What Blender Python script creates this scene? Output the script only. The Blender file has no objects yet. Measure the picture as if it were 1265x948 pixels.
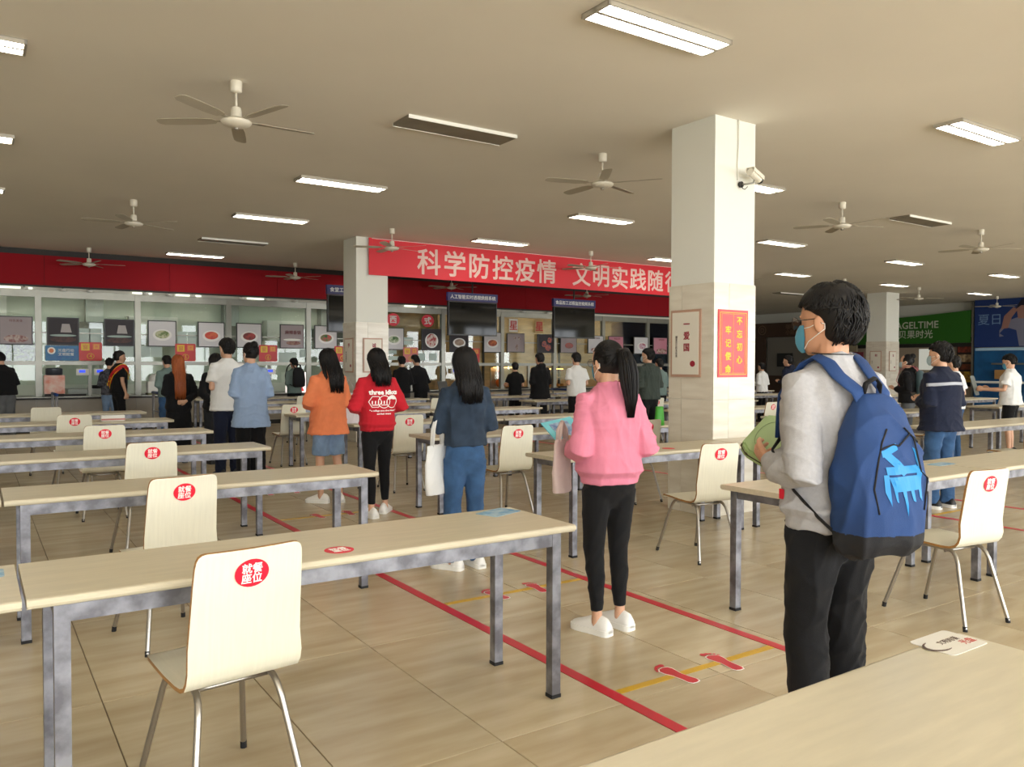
import bpy, bmesh, math, random
import numpy as np
from mathutils import Vector, Matrix, noise
random.seed(7)
S = bpy.context.scene
COL = S.collection
PI = math.pi
def R(d): return math.radians(d)

# ------------------------------------------------------------ camera
cd = bpy.data.cameras.new('camera'); cam = bpy.data.objects.new('camera', cd); COL.objects.link(cam)
cd.sensor_width = 36.0; cd.lens = 28.23; cd.clip_end = 200; cd.clip_start = 0.05
_r = (0.83012683, -0.5575676, 0.00279774); _u = (0.0106779, 0.02091401, 0.99972426); _b = (-0.55747236, -0.82986805, 0.02331493)
cam.matrix_world = Matrix(((_r[0], _u[0], _b[0], 0), (_r[1], _u[1], _b[1], 0), (_r[2], _u[2], _b[2], 1.45), (0, 0, 0, 1)))
S.camera = cam
# ------------------------------------------------------------ exposure
S.view_settings.view_transform = 'Standard'; S.view_settings.look = 'None'
S.view_settings.gamma = 1.0; S.view_settings.use_curve_mapping = False
S.view_settings.exposure = 0.18
# ------------------------------------------------------------ sky (daylight through the windows behind the camera)
SKY = 9.8
w = bpy.data.worlds.new('sky'); S.world = w; w.use_nodes = True
nt = w.node_tree; bg = nt.nodes['Background']
tc = nt.nodes.new('ShaderNodeTexCoord'); sp = nt.nodes.new('ShaderNodeSeparateXYZ'); cr = nt.nodes.new('ShaderNodeValToRGB')
mr = nt.nodes.new('ShaderNodeMapRange'); mr.inputs[1].default_value = -1; mr.inputs[2].default_value = 1
nt.links.new(tc.outputs['Generated'], sp.inputs[0]); nt.links.new(sp.outputs['Z'], mr.inputs[0]); nt.links.new(mr.outputs[0], cr.inputs[0])
cr.color_ramp.elements[0].position = 0.44; cr.color_ramp.elements[0].color = (0.96, 0.94, 0.87, 1)
cr.color_ramp.elements[1].position = 0.52; cr.color_ramp.elements[1].color = (0.93, 0.97, 1.0, 1)
nt.links.new(cr.outputs[0], bg.inputs[0]); bg.inputs[1].default_value = SKY
CEIL = 3.82
WIN = [(-8.2, -4.6), (-4.0, -0.4), (0.4, 4.0), (4.8, 8.4), (9.2, 12.8), (13.6, 17.2), (18.0, 21.6), (22.4, 26.0), (26.8, 30.2)]
BACKY = -6.0
for (a, b) in WIN:
    l = bpy.data.lights.new('window_daylight', 'AREA'); l.shape = 'RECTANGLE'; l.size = b - a; l.size_y = 3.1
    l.cycles.is_portal = True
    o = bpy.data.objects.new('window_daylight', l); COL.objects.link(o)
    o.location = ((a + b) / 2, BACKY - 0.12, 2.0); o.rotation_euler = (R(90), 0, 0)

# ------------------------------------------------------------ helpers
def lin(c):
    return tuple(((x / 255) / 12.92 if x / 255 <= 0.04045 else ((x / 255 + 0.055) / 1.055) ** 2.4) for x in c)
MATS = {}
def mat(name, rgb, rough=0.5, metal=0.0, var=0.0, vs=6.0, vrgb=None, stretch=(1, 1, 1), bump=0.0, bs=60.0, emit=0.0, ergb=None, alpha=None, rnd=0.0, coat=0.0, spec=0.5, sheen=0.0, detail=4.0, vpos=(0.35, 0.7)):
    if name in MATS: return MATS[name]
    m = bpy.data.materials.new(name); m.use_nodes = True; t = m.node_tree; p = t.nodes['Principled BSDF']
    base = lin(rgb)
    p.inputs['Roughness'].default_value = rough; p.inputs['Metallic'].default_value = metal
    p.inputs['Specular IOR Level'].default_value = spec; p.inputs['Coat Weight'].default_value = coat
    p.inputs['Sheen Weight'].default_value = sheen
    p.inputs['Base Color'].default_value = (*base, 1)
    if var or bump or rnd:
        tc = t.nodes.new('ShaderNodeTexCoord'); mp = t.nodes.new('ShaderNodeMapping'); t.links.new(tc.outputs['Object'], mp.inputs[0])
        mp.inputs['Scale'].default_value = stretch
        src = mp.outputs[0]
        if rnd:
            oi = t.nodes.new('ShaderNodeObjectInfo'); ge = t.nodes.new('ShaderNodeNewGeometry')
            ad = t.nodes.new('ShaderNodeMath'); ad.operation = 'ADD'
            t.links.new(oi.outputs['Random'], ad.inputs[0]); t.links.new(ge.outputs['Random Per Island'], ad.inputs[1])
            ml = t.nodes.new('ShaderNodeMath'); ml.operation = 'MULTIPLY'; ml.inputs[1].default_value = 37.0; t.links.new(ad.outputs[0], ml.inputs[0])
            va = t.nodes.new('ShaderNodeVectorMath'); va.operation = 'ADD'; t.links.new(src, va.inputs[0]); t.links.new(ml.outputs[0], va.inputs[1]); src = va.outputs[0]
    col_out = None
    if var:
        n = t.nodes.new('ShaderNodeTexNoise'); n.inputs['Scale'].default_value = vs; n.inputs['Detail'].default_value = detail; t.links.new(src, n.inputs['Vector'])
        cr = t.nodes.new('ShaderNodeValToRGB'); cr.color_ramp.elements[0].position = vpos[0]; cr.color_ramp.elements[1].position = vpos[1]
        v2 = lin(vrgb) if vrgb else tuple(c * (1 - var) for c in base)
        cr.color_ramp.elements[0].color = (*(base[i] * (1 - (1 if vrgb else 0)) + v2[i] * (1 if vrgb else 1) for i in range(3)), 1) if vrgb else (*v2, 1)
        cr.color_ramp.elements[1].color = (*base, 1)
        if vrgb:
            cr.color_ramp.elements[0].color = (*(base[i] * (1 - var) + v2[i] * var for i in range(3)), 1)
        t.links.new(n.outputs['Fac'], cr.inputs[0]); col_out = cr.outputs[0]
    if rnd and col_out is not None:
        h = t.nodes.new('ShaderNodeHueSaturation'); t.links.new(col_out, h.inputs['Color'])
        mrr = t.nodes.new('ShaderNodeMapRange'); fr = t.nodes.new('ShaderNodeMath'); fr.operation = 'FRACT'
        t.links.new(ml.outputs[0], fr.inputs[0]); t.links.new(fr.outputs[0], mrr.inputs[0]); mrr.inputs[3].default_value = 1 - rnd; mrr.inputs[4].default_value = 1 + rnd
        t.links.new(mrr.outputs[0], h.inputs['Value']); col_out = h.outputs[0]
    if col_out is not None: t.links.new(col_out, p.inputs['Base Color'])
    if bump:
        n2 = t.nodes.new('ShaderNodeTexNoise'); n2.inputs['Scale'].default_value = bs; n2.inputs['Detail'].default_value = 3; t.links.new(src, n2.inputs['Vector'])
        b = t.nodes.new('ShaderNodeBump'); b.inputs['Strength'].default_value = bump; b.inputs['Distance'].default_value = 0.01; t.links.new(n2.outputs['Fac'], b.inputs['Height']); t.links.new(b.outputs[0], p.inputs['Normal'])
    if emit:
        p.inputs['Emission Color'].default_value = (*(lin(ergb) if ergb else base), 1); p.inputs['Emission Strength'].default_value = emit
    MATS[name] = m; return m
def glass_mat(name, tint=(0.93, 0.97, 0.95), refl=0.10, rough=0.02):
    if name in MATS: return MATS[name]
    m = bpy.data.materials.new(name); m.use_nodes = True; t = m.node_tree; t.nodes.remove(t.nodes['Principled BSDF'])
    o = t.nodes['Material Output']; tr = t.nodes.new('ShaderNodeBsdfTransparent'); tr.inputs[0].default_value = (*tint, 1)
    gl = t.nodes.new('ShaderNodeBsdfGlossy'); gl.inputs['Roughness'].default_value = rough
    fr = t.nodes.new('ShaderNodeFresnel'); fr.inputs[0].default_value = 1.5
    ad = t.nodes.new('ShaderNodeMath'); ad.operation = 'ADD'; ad.inputs[1].default_value = refl - 0.04; ad.use_clamp = True
    mx = t.nodes.new('ShaderNodeMixShader'); t.links.new(fr.outputs[0], ad.inputs[0]); t.links.new(ad.outputs[0], mx.inputs[0])
    t.links.new(tr.outputs[0], mx.inputs[1]); t.links.new(gl.outputs[0], mx.inputs[2]); t.links.new(mx.outputs[0], o.inputs[0])
    MATS[name] = m; return m

class MB:
    """collects geometry, builds ONE mesh"""
    def __init__(s): s.v = []; s.f = []; s.mi = []
    def add(s, vs, fs, mi=0):
        k = len(s.v); s.v += [tuple(v) for v in vs]; s.f += [tuple(i + k for i in f) for f in fs]; s.mi += [mi] * len(fs); return s
    def box(s, x0, y0, z0, x1, y1, z1, mi=0):
        v = [(x0, y0, z0), (x1, y0, z0), (x1, y1, z0), (x0, y1, z0), (x0, y0, z1), (x1, y0, z1), (x1, y1, z1), (x0, y1, z1)]
        return s.add(v, [(0, 3, 2, 1), (4, 5, 6, 7), (0, 1, 5, 4), (1, 2, 6, 5), (2, 3, 7, 6), (3, 0, 4, 7)], mi)
    def cbox(s, c, d, mi=0):
        return s.box(c[0] - d[0] / 2, c[1] - d[1] / 2, c[2] - d[2] / 2, c[0] + d[0] / 2, c[1] + d[1] / 2, c[2] + d[2] / 2, mi)
    def rings(s, rs, cap=True, mi=0, closed=False):
        n = len(rs[0]); k = len(s.v)
        for r in rs: s.v += [tuple(p) for p in r]
        m = len(rs)
        for i in range(m if closed else m - 1):
            a = k + i * n; b = k + ((i + 1) % m) * n
            for j in range(n): s.f.append((a + j, a + (j + 1) % n, b + (j + 1) % n, b + j)); s.mi.append(mi)
        if cap and not closed:
            s.f.append(tuple(k + j for j in reversed(range(n)))); s.mi.append(mi)
            s.f.append(tuple(k + (m - 1) * n + j for j in range(n))); s.mi.append(mi)
        return s
    def tube(s, pts, rad, seg=10, cap=True, mi=0, side=None, closed=False, round_end=False):
        pts = [Vector(p) for p in pts]; n = len(pts)
        if not hasattr(rad, '__len__'): rad = [rad] * n
        rad = [r if hasattr(r, '__len__') else (r, r) for r in rad]
        if round_end and not closed:
            d0 = (pts[1] - pts[0]).normalized(); d1 = (pts[-1] - pts[-2]).normalized()
            a, b = rad[0], rad[-1]
            pre = [(pts[0] - d0 * max(a) * math.sin(t), (a[0] * math.cos(t), a[1] * math.cos(t))) for t in (R(80), R(50), R(25))]
            post = [(pts[-1] + d1 * max(b) * math.sin(t), (b[0] * math.cos(t), b[1] * math.cos(t))) for t in (R(25), R(50), R(80))]
            pts = [p for p, _ in pre] + pts + [p for p, _ in post]; rad = [r for _, r in pre] + list(rad) + [r for _, r in post]; n = len(pts)
        rs = []; u = None
        for i in range(n):
            if closed: t = (pts[(i + 1) % n] - pts[i - 1])
            else: t = pts[min(i + 1, n - 1)] - pts[max(i - 1, 0)]
            t.normalize()
            if u is None:
                u = Vector(side) if side is not None else (Vector((0, 0, 1)) if abs(t.z) < 0.9 else Vector((1, 0, 0)))
            u = (u - t * u.dot(t)); u.normalize(); w = t.cross(u)
            a, b = rad[i]
            rs.append([pts[i] + u * (a * math.cos(2 * PI * j / seg)) + w * (b * math.sin(2 * PI * j / seg)) for j in range(seg)])
        return s.rings(rs, cap, mi, closed)
    def lathe(s, prof, c=(0, 0, 0), seg=20, mi=0):
        rs = [[(c[0] + r * math.cos(2 * PI * j / seg), c[1] + r * math.sin(2 * PI * j / seg), c[2] + z) for j in range(seg)] for r, z in prof]
        return s.rings(rs, True, mi)
    def ell(s, c, r, seg=14, nr=8, M=None, mi=0):
        rs = []
        for i in range(nr + 1):
            t = -PI / 2 + PI * (0.04 + 0.92 * i / nr); z = math.sin(t); q = math.cos(t)
            ring = [Vector((r[0] * q * math.cos(2 * PI * j / seg), r[1] * q * math.sin(2 * PI * j / seg), r[2] * z)) for j in range(seg)]
            if M is not None: ring = [M @ p for p in ring]
            rs.append([p + Vector(c) for p in ring])
        return s.rings(rs, True, mi)
    def prism(s, poly, z0, z1, mi=0):
        n = len(poly); v = [(x, y, z0) for x, y in poly] + [(x, y, z1) for x, y in poly]
        f = [tuple(reversed(range(n))), tuple(range(n, 2 * n))] + [(j, (j + 1) % n, n + (j + 1) % n, n + j) for j in range(n)]
        return s.add(v, f, mi)
    def xf(s, M, k=0):
        s.v = s.v[:k] + [tuple(M @ Vector(v)) for v in s.v[k:]]; return s
    def mesh(s, name, mats, smooth=False):
        me = bpy.data.meshes.new(name); me.from_pydata(s.v, [], s.f)
        for m in (mats if isinstance(mats, (list, tuple)) else [mats]): me.materials.append(m)
        if any(s.mi): me.polygons.foreach_set('material_index', s.mi)
        if smooth: me.polygons.foreach_set('use_smooth', [True] * len(me.polygons))
        me.update(); return me
    def build(s, name, mats, parent=None, smooth=False, auto=None, bevel=0.0):
        me = s.mesh(name, mats, smooth or auto is not None)
        if auto is not None: me.set_sharp_from_angle(angle=R(auto))
        o = link(name, me, parent)
        if bevel:
            bm = bmesh.new(); bm.from_mesh(me); bmesh.ops.remove_doubles(bm, verts=bm.verts, dist=1e-5)
            bmesh.ops.bevel(bm, geom=[e for e in bm.edges], offset=bevel, segments=2, affect='EDGES', clamp_overlap=True)
            bm.to_mesh(me); bm.free()
        return o
def link(name, me, parent=None, loc=None, rot=None):
    o = bpy.data.objects.new(name, me); COL.objects.link(o)
    if parent is not None: o.parent = parent
    if loc is not None: o.location = loc
    if rot is not None: o.rotation_euler = rot
    return o
def tag(o, label=None, cat=None, group=None, kind=None):
    if label: o['label'] = label
    if cat: o['category'] = cat
    if group: o['group'] = group
    if kind: o['kind'] = kind
    return o
def thing(name, label, cat, loc=(0, 0, 0), rz=0.0, group=None):
    o = bpy.data.objects.new(name, None); o.empty_display_size = 0.1; COL.objects.link(o); o.location = loc; o.rotation_euler = (0, 0, rz)
    return tag(o, label, cat, group)
def struct(o): o['kind'] = 'structure'; return o
KIDS = {}
def kids(o): return [c for c in bpy.data.objects if c.parent == o]
def copy_tree(root, loc, rz, label=None, group=None, cache={}):
    if root.name not in cache:
        cache[root.name] = [(c, kids(c)) for c in kids(root)]
    r = root.copy(); COL.objects.link(r); r.location = loc; r.rotation_euler = (0, 0, rz)
    if label: r['label'] = label
    if group: r['group'] = group
    for c, gs in cache[root.name]:
        d = c.copy(); COL.objects.link(d); d.parent = r
        for g in gs:
            h = g.copy(); COL.objects.link(h); h.parent = d
    return r
TXT = {}
def txt_mesh(s, size, m, bold=0.0, ext=0.001, ls=1.0, cs=1.0):
    k = (s, size, m.name, bold, ext, ls, cs)
    if k in TXT: return TXT[k]
    c = bpy.data.curves.new('lettering', 'FONT'); c.body = s; c.size = size; c.extrude = ext;  c.align_x = 'CENTER'; c.align_y = 'CENTER'; c.space_line = ls; c.space_character = cs; c.resolution_u = 2
    o = bpy.data.objects.new('lettering', c); COL.objects.link(o)
    dg = bpy.context.evaluated_depsgraph_get(); me = bpy.data.meshes.new_from_object(o.evaluated_get(dg))
    bpy.data.objects.remove(o)
    if bold and len(me.vertices):   # embolden: overlay shifted copies of the glyphs
        v0 = [v.co.copy() for v in me.vertices]; f0 = [tuple(p.vertices) for p in me.polygons]; mb = MB()
        for q in range(8):
            dx, dy = bold * math.cos(q * PI / 4), bold * math.sin(q * PI / 4); mb.add([(v.x + dx, v.y + dy, v.z + q * 2e-6) for v in v0], f0)
        me = mb.mesh('lettering', m)
    me.materials.clear(); me.materials.append(m)
    if len(me.vertices):
        co = np.empty(len(me.vertices) * 3); me.vertices.foreach_get('co', co); co = co.reshape(-1, 3)
        mid = (co.min(0) + co.max(0)) / 2; co[:, :2] -= mid[:2]; me.vertices.foreach_set('co', co.ravel())
    TXT[k] = me; return me
FACE = {'-Y': (R(90), 0, 0), '-X': (R(90), 0, R(-90)), '+Z': (0, 0, 0)}
def txt(s, size, m, parent, loc, face='-Y', bold=0.0, ext=0.001, ls=1.0, cs=1.0, name='lettering', sx=1.0):
    me = txt_mesh(s, size, m, bold, ext, ls, cs)
    o = link(name, me, parent, loc, FACE[face] if isinstance(face, str) else face)
    if sx != 1.0: o.scale = (sx, 1, 1)
    return o
def disc(rx, rz, th=0.002, seg=28, y=0.0, cx=0, cz=0):
    """flat ellipse facing -Y"""
    mb = MB(); rs = []
    for yy in (y, y - th): rs.append([(cx + rx * math.cos(2 * PI * j / seg), yy, cz + rz * math.sin(2 * PI * j / seg)) for j in range(seg)])
    return mb.rings(rs)
# ------------------------------------------------------------ materials
M_ceil = mat('ceiling_paint', (234, 228, 216), 0.9, var=0.06, vs=0.5)
M_wall = mat('wall_paint', (222, 220, 208), 0.8, var=0.04, vs=1)
M_tile = mat('floor_tile', (202, 188, 158), 0.26, var=0.8, vs=1.6, vrgb=(172, 153, 120), stretch=(1.0, 5.5, 1), rnd=0.035, detail=6, vpos=(0.3, 0.72))
M_grout = mat('grout', (120, 104, 78), 0.9)
M_ctile = mat('column_tile', (226, 220, 205), 0.2, var=0.8, vs=2.0, vrgb=(206, 196, 178), stretch=(1, 1, 7), rnd=0.02, detail=6)
M_cpaint = mat('column_paint', (226, 226, 217), 0.7)
M_red = mat('valance_red', (148, 18, 30), 0.75, spec=0.2)
M_dark = mat('dark_trim', (38, 34, 32), 0.6)
M_steel = mat('stainless', (150, 149, 140), 0.35, 0.7, var=0.15, vs=3)
M_glass = glass_mat('glass', (0.93, 0.97, 0.94), 0.035)
M_white = mat('white_plastic', (235, 234, 226), 0.4)
M_black = mat('black_plastic', (14, 14, 15), 0.35)
M_rub = mat('black_rubber', (20, 20, 22), 0.8)

# ------------------------------------------------------------ floor
X0, X1, Y0, Y1 = -9.0, 30.6, BACKY, 28.0
fl = MB().box(X0, Y0, -0.12, X1, Y1, -0.006).build('floor', M_grout); struct(fl)
TX, TY = 0.6155, 1.24; GX, GY = 0.447, 1.32
def tilegeo(w, h, g=0.0022, b=0.0015):
    a = (w / 2 - g, h / 2 - g); c = (a[0] - b, a[1] - b)
    v = [(-a[0], -a[1], -0.006), (a[0], -a[1], -0.006), (a[0], a[1], -0.006), (-a[0], a[1], -0.006), (-a[0], -a[1], -b), (a[0], -a[1], -b), (a[0], a[1], -b), (-a[0], a[1], -b), (-c[0], -c[1], 0), (c[0], -c[1], 0), (c[0], c[1], 0), (-c[0], c[1], 0)]
    f = [(0, 1, 5, 4), (1, 2, 6, 5), (2, 3, 7, 6), (3, 0, 4, 7), (4, 5, 9, 8), (5, 6, 10, 9), (6, 7, 11, 10), (7, 4, 8, 11), (8, 9, 10, 11)]
    return v, f
tv, tf = tilegeo(TX, TY)
tme = MB().add(tv, tf).mesh('tile', M_tile)
cells = []
fw = Vector((-_b[0], -_b[1])); rt = Vector((_r[0], _r[1]))
for i in range(int((X0 - GX) / TX) , int((X1 - GX) / TX) + 1):
    for j in range(int((Y0 - GY) / TY), int((Y1 - GY) / TY) + 1):
        cx, cy = GX + (i + 0.5) * TX, GY + (j + 0.5) * TY
        if cx - TX / 2 < X0 or cx + TX / 2 > X1 + .3 or cy + TY / 2 > Y1 + .3: continue
        p = Vector((cx, cy)); d = p.dot(fw); l = p.dot(rt)
        vis = d > 1.6 and abs(l) < d * 0.66 + 0.6
        cells.append((0 if vis else 1, d if vis else p.length, cx, cy))
cells.sort()
far = MB()
for k, (nv, d, cx, cy) in enumerate(cells):
    if k < 290 and nv == 0: link('tile', tme, fl, (cx, cy, 0))
    else: far.add([(x + cx, y + cy, z) for x, y, z in tv], tf)
o = far.build('tile_field', M_tile, fl); o['kind'] = 'stuff'

# ------------------------------------------------------------ shell
struct(MB().box(X0, Y0, CEIL, X1, Y1, CEIL + 0.2).build('ceiling', M_ceil))
struct(MB().box(X0 - 0.2, Y0, 0, X0, Y1, CEIL).build('wall_left', M_wall))
wr = struct(MB().box(X1, Y0, 0, X1 + 0.2, Y1, CEIL).build('wall_right', M_wall))
struct(MB().box(X0, Y1, 0, X1, Y1 + 0.2, CEIL).build('wall_far', M_wall))
wb = MB(); xs = [X0] + [v for ab in WIN for v in ab] + [X1]
for k in range(0, len(xs), 2): wb.box(xs[k], BACKY - 0.25, 0, xs[k + 1], BACKY, CEIL)
wb.box(X0, BACKY - 0.24, 0, X1, BACKY - 0.01, 0.45); wb.box(X0, BACKY - 0.24, 3.55, X1, BACKY - 0.01, CEIL)
struct(wb.build('wall_back', M_wall))
M_frame = mat('window_frame_green', (70, 100, 92), 0.4)
for k, (a, b) in enumerate(WIN):
    m = MB(); y = BACKY - 0.13
    for x in (a + 0.03, (2 * a + b) / 3, (a + 2 * b) / 3, b - 0.03): m.box(x - 0.03, y - 0.03, 0.45, x + 0.03, y + 0.03, 3.55)
    for z in (0.48, 2.4, 3.52): m.box(a, y - 0.028, z - 0.03, b, y + 0.028, z + 0.03)
    struct(m.build('window_%d' % (k + 1), M_frame))

# ------------------------------------------------------------ columns
def column(x0, y0, x1, y1, label, posters=None):
    c = MB().box(x0 + 0.02, y0 + 0.02, 0, x1 - 0.02, y1 - 0.02, 2.24).box(x0 + .012, y0 + .012, 2.24, x1 - .012, y1 - .012, CEIL).build('column', M_cpaint)
    c['kind'] = 'structure'; c['label'] = label
    wx, wy = x1 - x0, y1 - y0; fr = 0.36
    def panel(a0, b0, a1, b1, z0, z1, face):
        g = 0.0015
        m = MB()
        if face in '-Y+Y': 
            y = (y0, y0 + 0.02) if face == '-Y' else (y1 - 0.02, y1)
            m.box(a0 + g, y[0], z0 + g, a1 - g, y[1], z1 - g)
        else:
            x = (x0, x0 + 0.02) if face == '-X' else (x1 - 0.02, x1)
            m.box(x[0], a0 + g, z0 + g, x[1], a1 - g, z1 - g)
        m.build('tile', M_ctile, c, bevel=0.0)
    zs = [0, 0.56, 1.12, 1.68, 2.24]
    for z0, z1 in zip(zs, zs[1:]):
        for f in ('-Y', '+Y'):
            panel(x0, 0, x0 + wx * fr, 0, z0, z1, f); panel(x0 + wx * fr, 0, x1, 0, z0, z1, f)
        for f in ('-X', '+X'):
            panel(y0 + .02, 0, y1 - wy * 0.3, 0, z0, z1, f); panel(y1 - wy * 0.3, 0, y1 - .02, 0, z0, z1, f)
    return c
column(5.835, 5.26, 6.43, 5.85, 'square column with pale stone tile cladding in the middle of the hall')
column(5.9, 13.97, 6.56, 14.6, 'square column where the red banner begins')
column(15.1, 14.0, 15.7, 14.6, 'square column at the hidden end of the red banner')
column(24.4, 14.75, 25.15, 15.45, 'far square column in front of the green sign')

# ------------------------------------------------------------ food counter wall (Y = 19.5)
CY = 19.5; CX0, CX1 = -8.5, 19.6
cw = struct(MB().box(CX0, CY, 2.99, CX1, CY + 0.25, CEIL).box(CX0, CY + .03, 0, CX1, CY + 0.25, 0.70).box(CX1 - .1, CY, 0, CX1, CY + 4.5, CEIL).build('wall_counter', M_wall))
M_btile = mat('counter_tile', (170, 160, 142), 0.3, var=0.5, vs=2, vrgb=(150, 138, 120), rnd=0.03)
x = CX0
while x < CX1 - 0.1:
    x2 = min(x + 0.64, CX1); MB().box(x + .002, CY - 0.01, 0.1, x2 - .002, CY + .03, 0.70).build('base_panel', M_btile, cw); x = x2
MB().box(CX0, CY + .012, 0, CX1, CY + .03, 0.1).build('toe_kick_shadow', M_dark, cw)  # toe kick, its dark colour standing for the shadow at the counter foot
MB().box(CX0, CY - 0.28, 0.70, CX1, CY + 0.25, 0.735).build('ledge', M_dark, cw)
MB().box(CX0, CY - 0.27, 0.735, CX1, CY + 0.25, 0.755).build('ledge_top', M_steel, cw)
x = CX0; edges = [-8.5, -6.6, -4.6, -2.7, -0.77, 1.15, 3.06, 5.03, 6.97, 8.88, 10.8, 12.75, 14.65, 16.57, 18.49, 19.5]
for a in edges:
    MB().box(a - 0.06, CY - 0.03, 0.755, a + 0.06, CY + 0.09, 2.99).build('post', M_steel, cw, bevel=0.006)
for z0, z1, nm in ((2.84, 2.99, 'rail'), (1.42, 1.5, 'rail')):
    MB().box(CX0, CY - 0.015, z0, CX1, CY + 0.075, z1).build(nm, M_steel, cw)
MB().box(CX0, CY - 0.005, 2.09, CX1, CY + 0.02, 2.115).build('hanging_bar', M_steel, cw)
for a, b in zip(edges, edges[1:]):
    for z0, z1 in ((1.5, 2.84),):
        MB().box(a + 0.06, CY + 0.028, z0, b - 0.06, CY + 0.034, z1).build('pane', M_glass, cw)
    m = (a + b) / 2
    MB().box(m - 0.035, CY - 0.01, 0.755, m + 0.035, CY + 0.07, 1.42).build('mullion', M_steel, cw)
    for p, q in ((a + 0.06, m - 0.035), (m + 0.035, b - 0.06)):
        MB().box(p, CY + 0.028, 1.0, q, CY + 0.034, 1.42).build('pane', M_glass, cw)
    MB().box(a + .15, CY - 0.1, 0.757, m - .08, CY + 0.02, 0.80).build('tray_slot', M_dark, cw)
# red valance above
va = struct(MB().box(CX0, CY - 0.16, 3.05, CX1, CY, 3.08).box(CX0, CY - .14, 3.08, CX1, CY, CEIL).build('trim_1', M_dark))
x = CX0
while x < CX1 - 0.1:
    x2 = min(x + 2.44, CX1); MB().box(x + .003, CY - 0.165, 3.08, x2 - .003, CY - .14, 3.70).build('red_panel', M_red, va); x = x2

# kitchen behind
M_kw = mat('kitchen_wall', (205, 212, 196), 0.35)
M_kw2 = mat('kitchen_wood', (190, 150, 96), 0.5, var=0.3, vs=2, stretch=(1, 1, 6))
kb = MB()
kb.box(X0, 23.4, 0, 10.75, 23.6, 1.42); kb.box(X0, 23.4, 2.0, 10.75, 23.6, CEIL)
for a, b in ((X0, -0.6), (1.35, 10.75)): kb.box(a, 23.4, 1.42, b, 23.6, 2.0)
struct(kb.build('wall_kitchen', M_kw))
struct(MB().box(10.75, 21.6, 0, 19.55, 21.75, CEIL).box(10.7, CY + .3, 0, 10.8, 23.4, CEIL).build('wall_stall', M_kw2))
MB().box(19.42, CY + .3, 0.0, 19.48, 21.6, CEIL).build('wood_return', M_kw2, cw)
for k, x in enumerate((13.4, 16.4)):
    struct(MB().box(x - 0.03, 21.55, 0, x + .03, 21.62, CEIL).build('trim_%d' % (k + 2), M_dark))
M_daylamp = mat('kitchen_tube', (255, 255, 250), 0.5, emit=22.0)
for k, x in enumerate((-4.5, -0.5, 2.6, 5.4, 8.4, 12.3, 14.9, 17.9)):
    y = 21.3 if x < 10.7 else 20.6
    t = thing('ceiling_light', 'kitchen ceiling light behind the glass, %s from the left' % ('first', 'second', 'third', 'fourth', 'fifth', 'sixth', 'seventh', 'eighth')[k], 'ceiling light', (x, y, CEIL), 0, 'kitchen ceiling lights')
    MB().box(-0.62, -0.1, -0.05, 0.62, 0.1, 0).build('housing', M_white, t); MB().box(-0.58, -0.07, -0.062, 0.58, 0.07, -0.05).build('tube', M_daylamp, t)

# ------------------------------------------------------------ far right end: shop fronts on the end wall
XE = 30.3
def exbox(y0, y1, z0, z1, m, name, parent, dx=0.0, th=0.05): 
    return MB().box(XE - dx - th, min(y0, y1), z0, XE - dx, max(y0, y1), z1).build(name, m, parent)
M_green = mat('green_sign', (38, 98, 22), 0.5); M_blue = mat('blue_board', (24, 52, 110), 0.5); M_blue2 = mat('blue_tile', (34, 96, 150), 0.3, var=0.3, vs=3)
M_brown = mat('brown_board', (66, 42, 26), 0.5); M_beige = mat('beige_wall', (168, 152, 130), 0.7); M_maroon = mat('maroon_board', (92, 18, 34), 0.5)
M_let = mat('pale_lettering', (205, 210, 190), 0.5)
g = thing('shop_sign', 'long green fabric shop sign above the far stall', 'sign', (0, 0, 0))
mb = MB(); n = 12
for a, b in ((0, 1),):
    top = [(20.9 - 6.0 * k / n, 3.32 + 0.16 * (k / n) ** 1.5 - 0.06 * math.sin(PI * k / n)) for k in range(n + 1)]
    bot = [(20.9 - 6.0 * k / n, 2.30) for k in range(n + 1)]
    rs = [[(XE - 0.3, y, z), (XE - 0.26, y, z), (XE - 0.26, y2, z2), (XE - 0.3, y2, z2)] for (y, z), (y2, z2) in zip(top, bot)]
    mb.rings(rs)
mb.build('panel', M_green, g)
txt('BAGELTIME', 0.37, M_let, g, (XE - 0.305, 17.0, 3.01), '-X', bold=0.006)
txt('贝果时光', 0.34, M_let, g, (XE - 0.305, 16.95, 2.66), '-X', bold=0.004)
MB().box(XE - 0.26, 14.9, 2.36, XE, 20.9, 2.5).build('backing', M_dark, g)
st = struct(MB().box(XE - 0.02, 14.9, 0.0, XE + .28, 21.0, 2.3).build('wall_shop', M_beige))
exbox(16.95, 16.4, 1.3, 2.1, mat('lit_window', (225, 226, 214), 0.5, emit=0.35), 'window_pane', st, 0.02, 0.02)
exbox(20.5, 14.9, 2.16, 2.3, M_dark, 'shop_header', st, 0.02, 0.2)
exbox(14.86, 14.8, 0, 3.78, M_steel, 'steel_post', st, 0.02, 0.3)
exbox(19.2, 15.5, 0, 1.0, mat('shop_counter', (120, 108, 92), 0.5), 'counter_front', st, 0.0, 0.7)
mn = thing('menu_board', 'black menu board with food photos under the green sign', 'menu', (0, 0, 0))
exbox(15.46, 14.86, 0.7, 2.3, M_black, 'board', mn, 0.1, 0.04)
for k, (z0, z1, c) in enumerate(((1.95, 2.22, (150, 62, 44)), (1.6, 1.88, (196, 170, 130)), (1.32, 1.52, (120, 60, 30)), (0.86, 1.25, (190, 150, 40)))):
    exbox(15.42, 14.9, z0, z1, mat('menu_print_%d' % k, c, 0.5, var=0.9, vs=9, vrgb=(60, 30, 22)), 'menu_picture', mn, 0.141, 0.004)
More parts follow.
